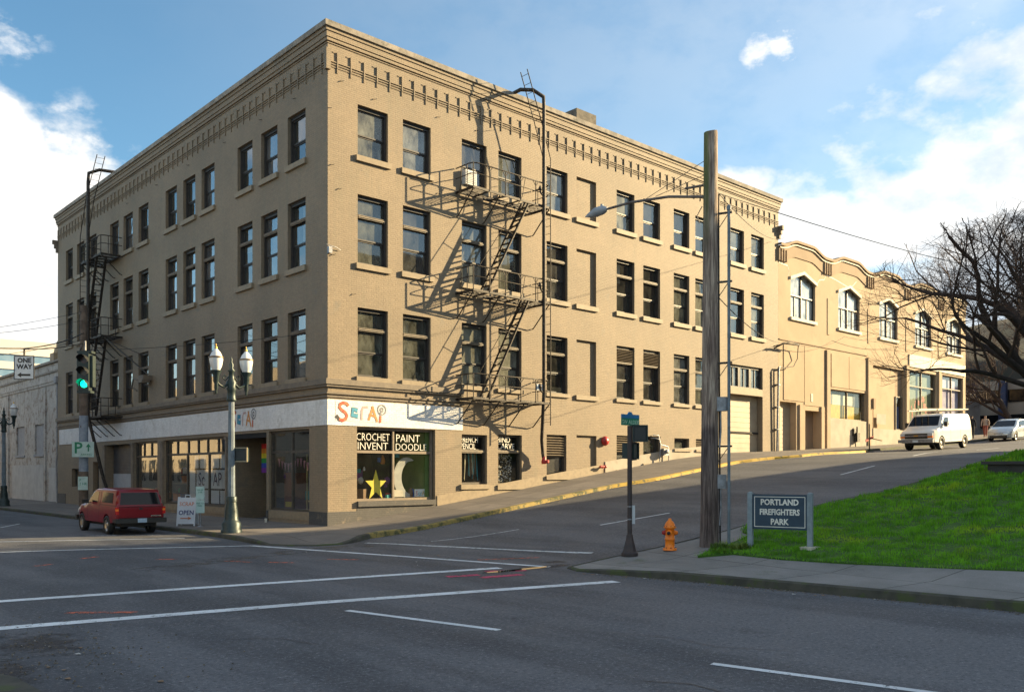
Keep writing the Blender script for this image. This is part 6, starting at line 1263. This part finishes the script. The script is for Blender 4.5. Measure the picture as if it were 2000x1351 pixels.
for poly in ([(3.2, .5), (3.2, 1.9), (3.22, 1.9), (3.22, .5)], [(4.36, 1.0), (4.36, 1.3), (4.38, 1.3), (4.38, 1.0)], [(1.8, .55), (1.8, 1.9), (1.82, 1.9), (1.82, .55)], [(1.82, 1.24), (1.82, 1.26), (3.2, 1.26), (3.2, 1.24)]): c.panel('panel_gap', poly, M('gap_gray', (.2, .19, .17)), t, .003)
mb = MB(); mb.box(5.50, 5.545, -.62, .62, .86, .94); mb.box(5.50, 5.545, -.62, .62, .66, .78); mb.build('grille', m_blackp, t); mb = MB(); mb.box(5.5, 5.555, -.62, .62, .785, .855); mb.build('grille_bar', m_irong, t); mb = MB(); mb.box(5.55, 5.57, -.12, .12, .79, .85); mb.build('badge', m_gold, t)
for s in (1, -1):
    mb = MB(); mb.box(5.36, 5.53, s * .75 - .13, s * .75 + .13, .81, .95); mb.build('headlight', m_lensw, t); mb = MB(); mb.box(5.36, 5.525, s * .75 - .13, s * .75 + .13, .70, .80); mb.build('indicator', m_amber, t)
    mb = MB(); mb.obox((4.15, s * 1.08, 1.42), (.05, 0, 0), (0, .09, 0), (0, 0, .14)); mb.bar((4.2, s * .9, 1.35), (4.15, s * 1.0, 1.38), .03); mb.build('mirror', m_blackp, t)
mb = MB(); mb.box(5.45, 5.66, -.96, .96, .44, .62); mb.box(5.0, 5.5, -.985, -.93, .46, .6); mb.box(5.0, 5.5, .93, .985, .46, .6); mb.build('front_bumper', m_irong, t); mb = MB(); mb.box(5.66, 5.67, -.15, .15, .46, .58); mb.build('licence_plate', m_sgn, t)
mb = MB()
for x in (.6, 2.0, 3.5): mb.bar((x, -.82, 2.2), (x, .82, 2.2), .05); mb.bar((x, -.82, 1.95), (x, -.82, 2.2), .05); mb.bar((x, .82, 1.95), (x, .82, 2.2), .05)
for y in (-.8, .8): mb.bar((.2, y, 2.26), (4.6, y, 2.24), .07)
mb.build('roof_rack', m_cream, t)
mb = MB()
for y in (-.45, -.1): mb.bar((.1, y, 2.30), (4.9, y, 2.30), .05, .09)
for i in range(14): mb.bar((.3 + i * .34, -.45, 2.30), (.3 + i * .34, -.1, 2.30), .035)
tag(mb.build('ladder', m_cream, t, at=None), None)
# silver hatchback
t = vehicle('silver_car', 'silver hatchback facing down the street behind the white van', 'car', (54.6, -5.25, H(54.5) - .2), math.pi); t.rotation_euler = (0, math.atan2(H(55) - H(50), 5), math.pi)
def W0(x, z): w = .86 + .02 * math.sin(min(1, max(0, (z - .3) / .6)) * 3.1) - max(0, z - .95) * .36 - .20 * max(0, (x - 3.7) / .8) ** 2 - .1 * max(0, (.6 - x) / .6) ** 2; return w
c = Car([(.1, .35), (.02, .5), (.05, .85), (.2, 1.1), (.75, 1.38), (1.5, 1.5), (2.2, 1.5), (2.7, 1.42), (3.55, .98), (4.0, .86), (4.35, .70), (4.45, .52), (4.42, .3), (4.35, .25)], .25, (.9, 3.6), .36, W0, .13); c.wz = .31
c.body('body', m_silver, t)
mb = MB(); mb.box(.2, 4.2, -.6, .6, .2, .4); mb.box(.5, 1.3, -.7, .7, .25, .7); mb.box(3.2, 4.0, -.7, .7, .25, .66); mb.build('underbody', m_black, t)
for x in (.9, 3.6):
    for s in (1, -1): wheel(t, x, s * .76, .31, .2, s)
c.cross('windscreen', (2.74, 1.40), (3.48, 1.015), .60, .72, m_carg, t)
c.panel('side_window', [(1.35, .98), (1.35, 1.38), (2.2, 1.38), (2.62, 1.32), (3.12, 1.0)], m_carg, t); c.panel('side_window', [(.55, 1.0), (.8, 1.26), (1.28, 1.36), (1.28, .98)], m_carg, t)
c.panel('panel_gap', [(2.1, .35), (2.1, .97), (2.115, .97), (2.115, .35)], m_black, t, .003)
mb = MB(); mb.box(4.3, 4.47, -.55, .55, .27, .42); mb.box(4.33, 4.44, -.3, .3, .54, .58); mb.build('grille', m_blackp, t); mb = MB(); mb.box(4.44, 4.48, -.16, .16, .43, .53); mb.build('licence_plate', m_sgn, t)
for s in (1, -1):
    mb = MB(); mb.prism([(4.40, s * .42, .60), (4.12, s * .74, .72), (4.12, s * .74, .58), (4.38, s * .45, .50)], (.03, 0, .03)); mb.build('headlight', m_lensw, t)
    mb = MB(); mb.obox((3.0, s * .93, 1.0), (.05, 0, 0), (0, .08, 0), (0, 0, .06)); mb.build('mirror', m_silver, t)
# people walking
def person(loc, rz, label, c_top, c_leg, pack=False, stride=.22, hgt=1.76):
    t = thing('person', label, 'person', loc, rz, local=True); k = hgt / 1.76
    P = {'pel': (0, 0, .95, .13, .11), 'chest': (.03, 0, 1.28, .17, .12), 'neck': (.03, 0, 1.48, .055, .055), 'head': (.05, 0, 1.62, .085, .095), 'top': (.045, 0, 1.70, .06, .075)}
    E_ = [('pel', 'chest'), ('chest', 'neck'), ('neck', 'head'), ('head', 'top')]
    for s, n in ((1, 'l'), (-1, 'r')):
        f = stride * s
        P[n + 'hip'] = (0, s * .1, .88, .10, .10); P[n + 'kn'] = (f * .55 + .03, s * .1, .50, .07, .07); P[n + 'an'] = (f * 1.0, s * .1, .10, .05, .05); P[n + 'toe'] = (f * 1.0 + .15, s * .11, .05, .045, .035)
        P[n + 'sh'] = (.02, s * .19, 1.41, .065, .065); P[n + 'el'] = (-f * .5 - .03, s * .25, 1.14, .05, .05); P[n + 'wr'] = (-f * .5 + .1, s * .25, .92, .035, .035); P[n + 'ha'] = (-f * .5 + .14, s * .25, .83, .03, .02)
        E_ += [('pel', n + 'hip'), (n + 'hip', n + 'kn'), (n + 'kn', n + 'an'), (n + 'an', n + 'toe'), ('chest', n + 'sh'), (n + 'sh', n + 'el'), (n + 'el', n + 'wr'), (n + 'wr', n + 'ha')]
    keys = list(P); me = bpy.data.meshes.new('person_body'); me.from_pydata([(P[q][0] * k, P[q][1] * k, P[q][2] * k) for q in keys], [(keys.index(a), keys.index(b)) for a, b in E_], []); o = bpy.data.objects.new('body', me); COL.objects.link(o)
    sk = o.modifiers.new('s', 'SKIN'); 
    for i, q in enumerate(keys): me.skin_vertices[0].data[i].radius = (P[q][3], P[q][4])
    me.skin_vertices[0].data[0].use_root = True
    su = o.modifiers.new('u', 'SUBSURF'); su.levels = su.render_levels = 2; bpy.context.view_layer.update()
    m2 = bpy.data.meshes.new_from_object(o.evaluated_get(bpy.context.evaluated_depsgraph_get())); o.modifiers.clear(); o.data = m2
    skin = M('skin', (.42, .24, .17), rough=.6); shoe = M('shoe', (.03, .03, .03)); mt = M('cloth_' + c_top[0], c_top[1], rough=.9); ml = M('cloth_' + c_leg[0], c_leg[1], rough=.9); hair = M('hair_dark', (.03, .02, .015))
    m2.materials.clear()
    for m_ in (skin, mt, ml, shoe, hair): m2.materials.append(m_)
    for p_ in m2.polygons:
        z = p_.center.z / k; y = abs(p_.center.y) / k; p_.use_smooth = True
        p_.material_index = (4 if z > 1.66 or (z > 1.58 and p_.center.x < .02) else 0) if z > 1.5 else 0 if (z < .9 and y > .2 and z > .7) else 1 if z > .93 else 3 if z < .1 else 2
    o.parent = t
    mb = MB(); mb.lathe((.135 * k, 0, 1.60 * k), [(.012, 0), (.014, .02), (.006, .045)], 6); mb.build('nose', skin, t)
    if pack: mb = MB(); mb.obox((-.17 * k, 0, 1.24 * k), (.10, 0, 0), (0, .15, 0), (0, 0, .23)); mb.build('backpack', M('backpack_black', (.02, .02, .025)), t)
    return t
person((52.2, -2.75, walkz(52.2, -2.75)), R(20), 'person in dark clothes with a black backpack walking away up the sidewalk', ('dark', (.02, .022, .03)), ('black', (.018, .018, .02)), True, .2)
person((54.6, -2.85, walkz(54.6, -2.85)), R(190), 'person in light jacket and maroon trousers walking down the sidewalk', ('beige', (.5, .38, .3)), ('maroon', (.3, .08, .06)), False, .22, 1.68)

# ------------------------------------------------------------------ bare trees
m_bark = M('bark_dark', (.050, .036, .030), (.030, .022, .020), 5, .95, bump=.6, bscale=18)
m_twig = M('twig_brown', (.095, .060, .045), (.06, .04, .032), 6, .95)
def bare_tree(name, label, base, hgt, seed, lean=(0, 0), levels=5, spread=1.0, mats=(None, None), group=None, dens=4, r0=None, droop=.0, first=None, env=None):
    rg = random.Random(seed); T, L, t = MB(), MB(), thing(name, label, 'tree', base, group=group)
    def grow(p, d, ln, r, lv):
        n = 5 if lv < 3 else 3; P = [p]; rs = [r]; q = d.copy()
        for i in range(n):
            q = (q + V((rg.gauss(0, .16), rg.gauss(0, .16), rg.gauss(0, .10) + (.05 if lv > 1 else 0) - droop * (2.6 if lv == 1 else 1) * (i / n) * (lv > 0)))).normalized(); nx_ = P[-1] + q * ln / n
            if env and lv > 0 and (((nx_.x - base[0]) ** 2 + (nx_.y - base[1]) ** 2) / env[1] ** 2 + ((nx_.z - env[0]) / env[2]) ** 2) > 1 + .12 * rg.random():
                if i < 1: nx_ = P[-1] + q * ln / n * .35
                else:
                    rs[-1] *= .35; break
            P.append(nx_); rs.append(r * (1 - .42 * (i + 1) / n))
        (T if lv < 2 else L).tube(P, rs, 8 if lv < 1 else 5 if lv < 3 else 3, caps=False)
        if lv >= levels: return
        kids = dens - (1 if env and lv == 1 else 0) + (1 if lv in (2, 3) and not env else 0)
        for c_ in range(kids):
            m_ = len(P) - 1; f = 1 if c_ == 0 else rg.uniform(.28, .98); k = f * m_; i = min(m_ - 1, int(k)); pp = P[i].lerp(P[i + 1], k - i); dd = (P[i + 1] - P[i]).normalized()
            a = rg.random() * 6.28; o = dd.orthogonal().normalized(); o = o * math.cos(a) + dd.cross(o) * math.sin(a); ang = rg.uniform(.12, .35) if c_ == 0 else rg.uniform(.55, 1.05) * spread
            nd = (dd * math.cos(ang) + o * math.sin(ang)).normalized(); 
            if nd.z < -.25: nd.z *= .3; nd.normalize()
            grow(pp, nd, ln * rg.uniform(.58, .82), rs[i] * (.72 if c_ == 0 else rg.uniform(.42, .62)), lv + 1)
    r0 = r0 or hgt * .03; b = V(base); b0 = b
    if first:
        th = first[0]; P = [b - V((0, 0, .3)), b + V((lean[0] * .3, lean[1] * .3, th * .5)), b + V((lean[0], lean[1], th))]; T.tube(P, [r0 * 1.35, r0 * 1.05, r0], 12, caps=False)
        for (dx, dy, dz, ln, rr) in first[1]: grow(P[-1] - V((0, 0, .25)), V((dx, dy, dz)).normalized(), ln, r0 * rr, 1)
    else: grow(b - V((0, 0, .2)), V((lean[0], lean[1], 1)).normalized(), hgt * .38, r0, 0)
    T.build('trunk', mats[0] or m_bark, t); L.build('twigs', mats[1] or m_twig, t); return t
# the left side of the picture is roughly (-.736, +.677) from the tree
lf = V((-.74, .67, 0))
def ldir(a, up, ln, r, b=0): v = lf * a + V((.67, .74, 0)) * b; return (v.x, v.y, up, ln, r)
bare_tree('bare_tree', 'large bare spreading tree at the right edge, its low branches reaching left over the lawn', (20.6, -16.9, H(20.6)), 11, 4, (0, 0), 6, 1.0, dens=4, r0=.34, droop=.05, env=(7.5, 7.1, 3.95),
    first=(2.6, [ldir(.95, .75, 4.3, .58), ldir(.5, 1.3, 3.7, .62, .2), ldir(.10, 1.5, 3.9, .66, -.2), ldir(-.5, 1.2, 3.6, .58), ldir(1.0, .22, 4.0, .36, -.25), ldir(-.9, .6, 3.0, .5, .3), ldir(.75, 1.0, 3.6, .50, .5), ldir(.95, .5, 4.0, .42, -.3), ldir(.3, 1.3, 3.6, .5, .6)]))
for i, (x, y, h) in enumerate(((74, 1.5, 14), (84, 24, 17), (83, -3, 13), (92, -1, 19), (101, 22, 22), (112, 9, 24), (122, 17, 26), (98, 4, 20), (118, 0, 24), (130, 8, 28))):
    bare_tree('bare_tree', 'dense brown bare tree in the wood at the top of the street' if i else 'small bare street tree near the gray shop front', (x, y, max(5, hz(x, y))), h, 40 + i, (0, 0), 4, .9, dens=6, r0=h * .022, group='bare trees in the far wood' if i else None, mats=(m_bark, m_twig))
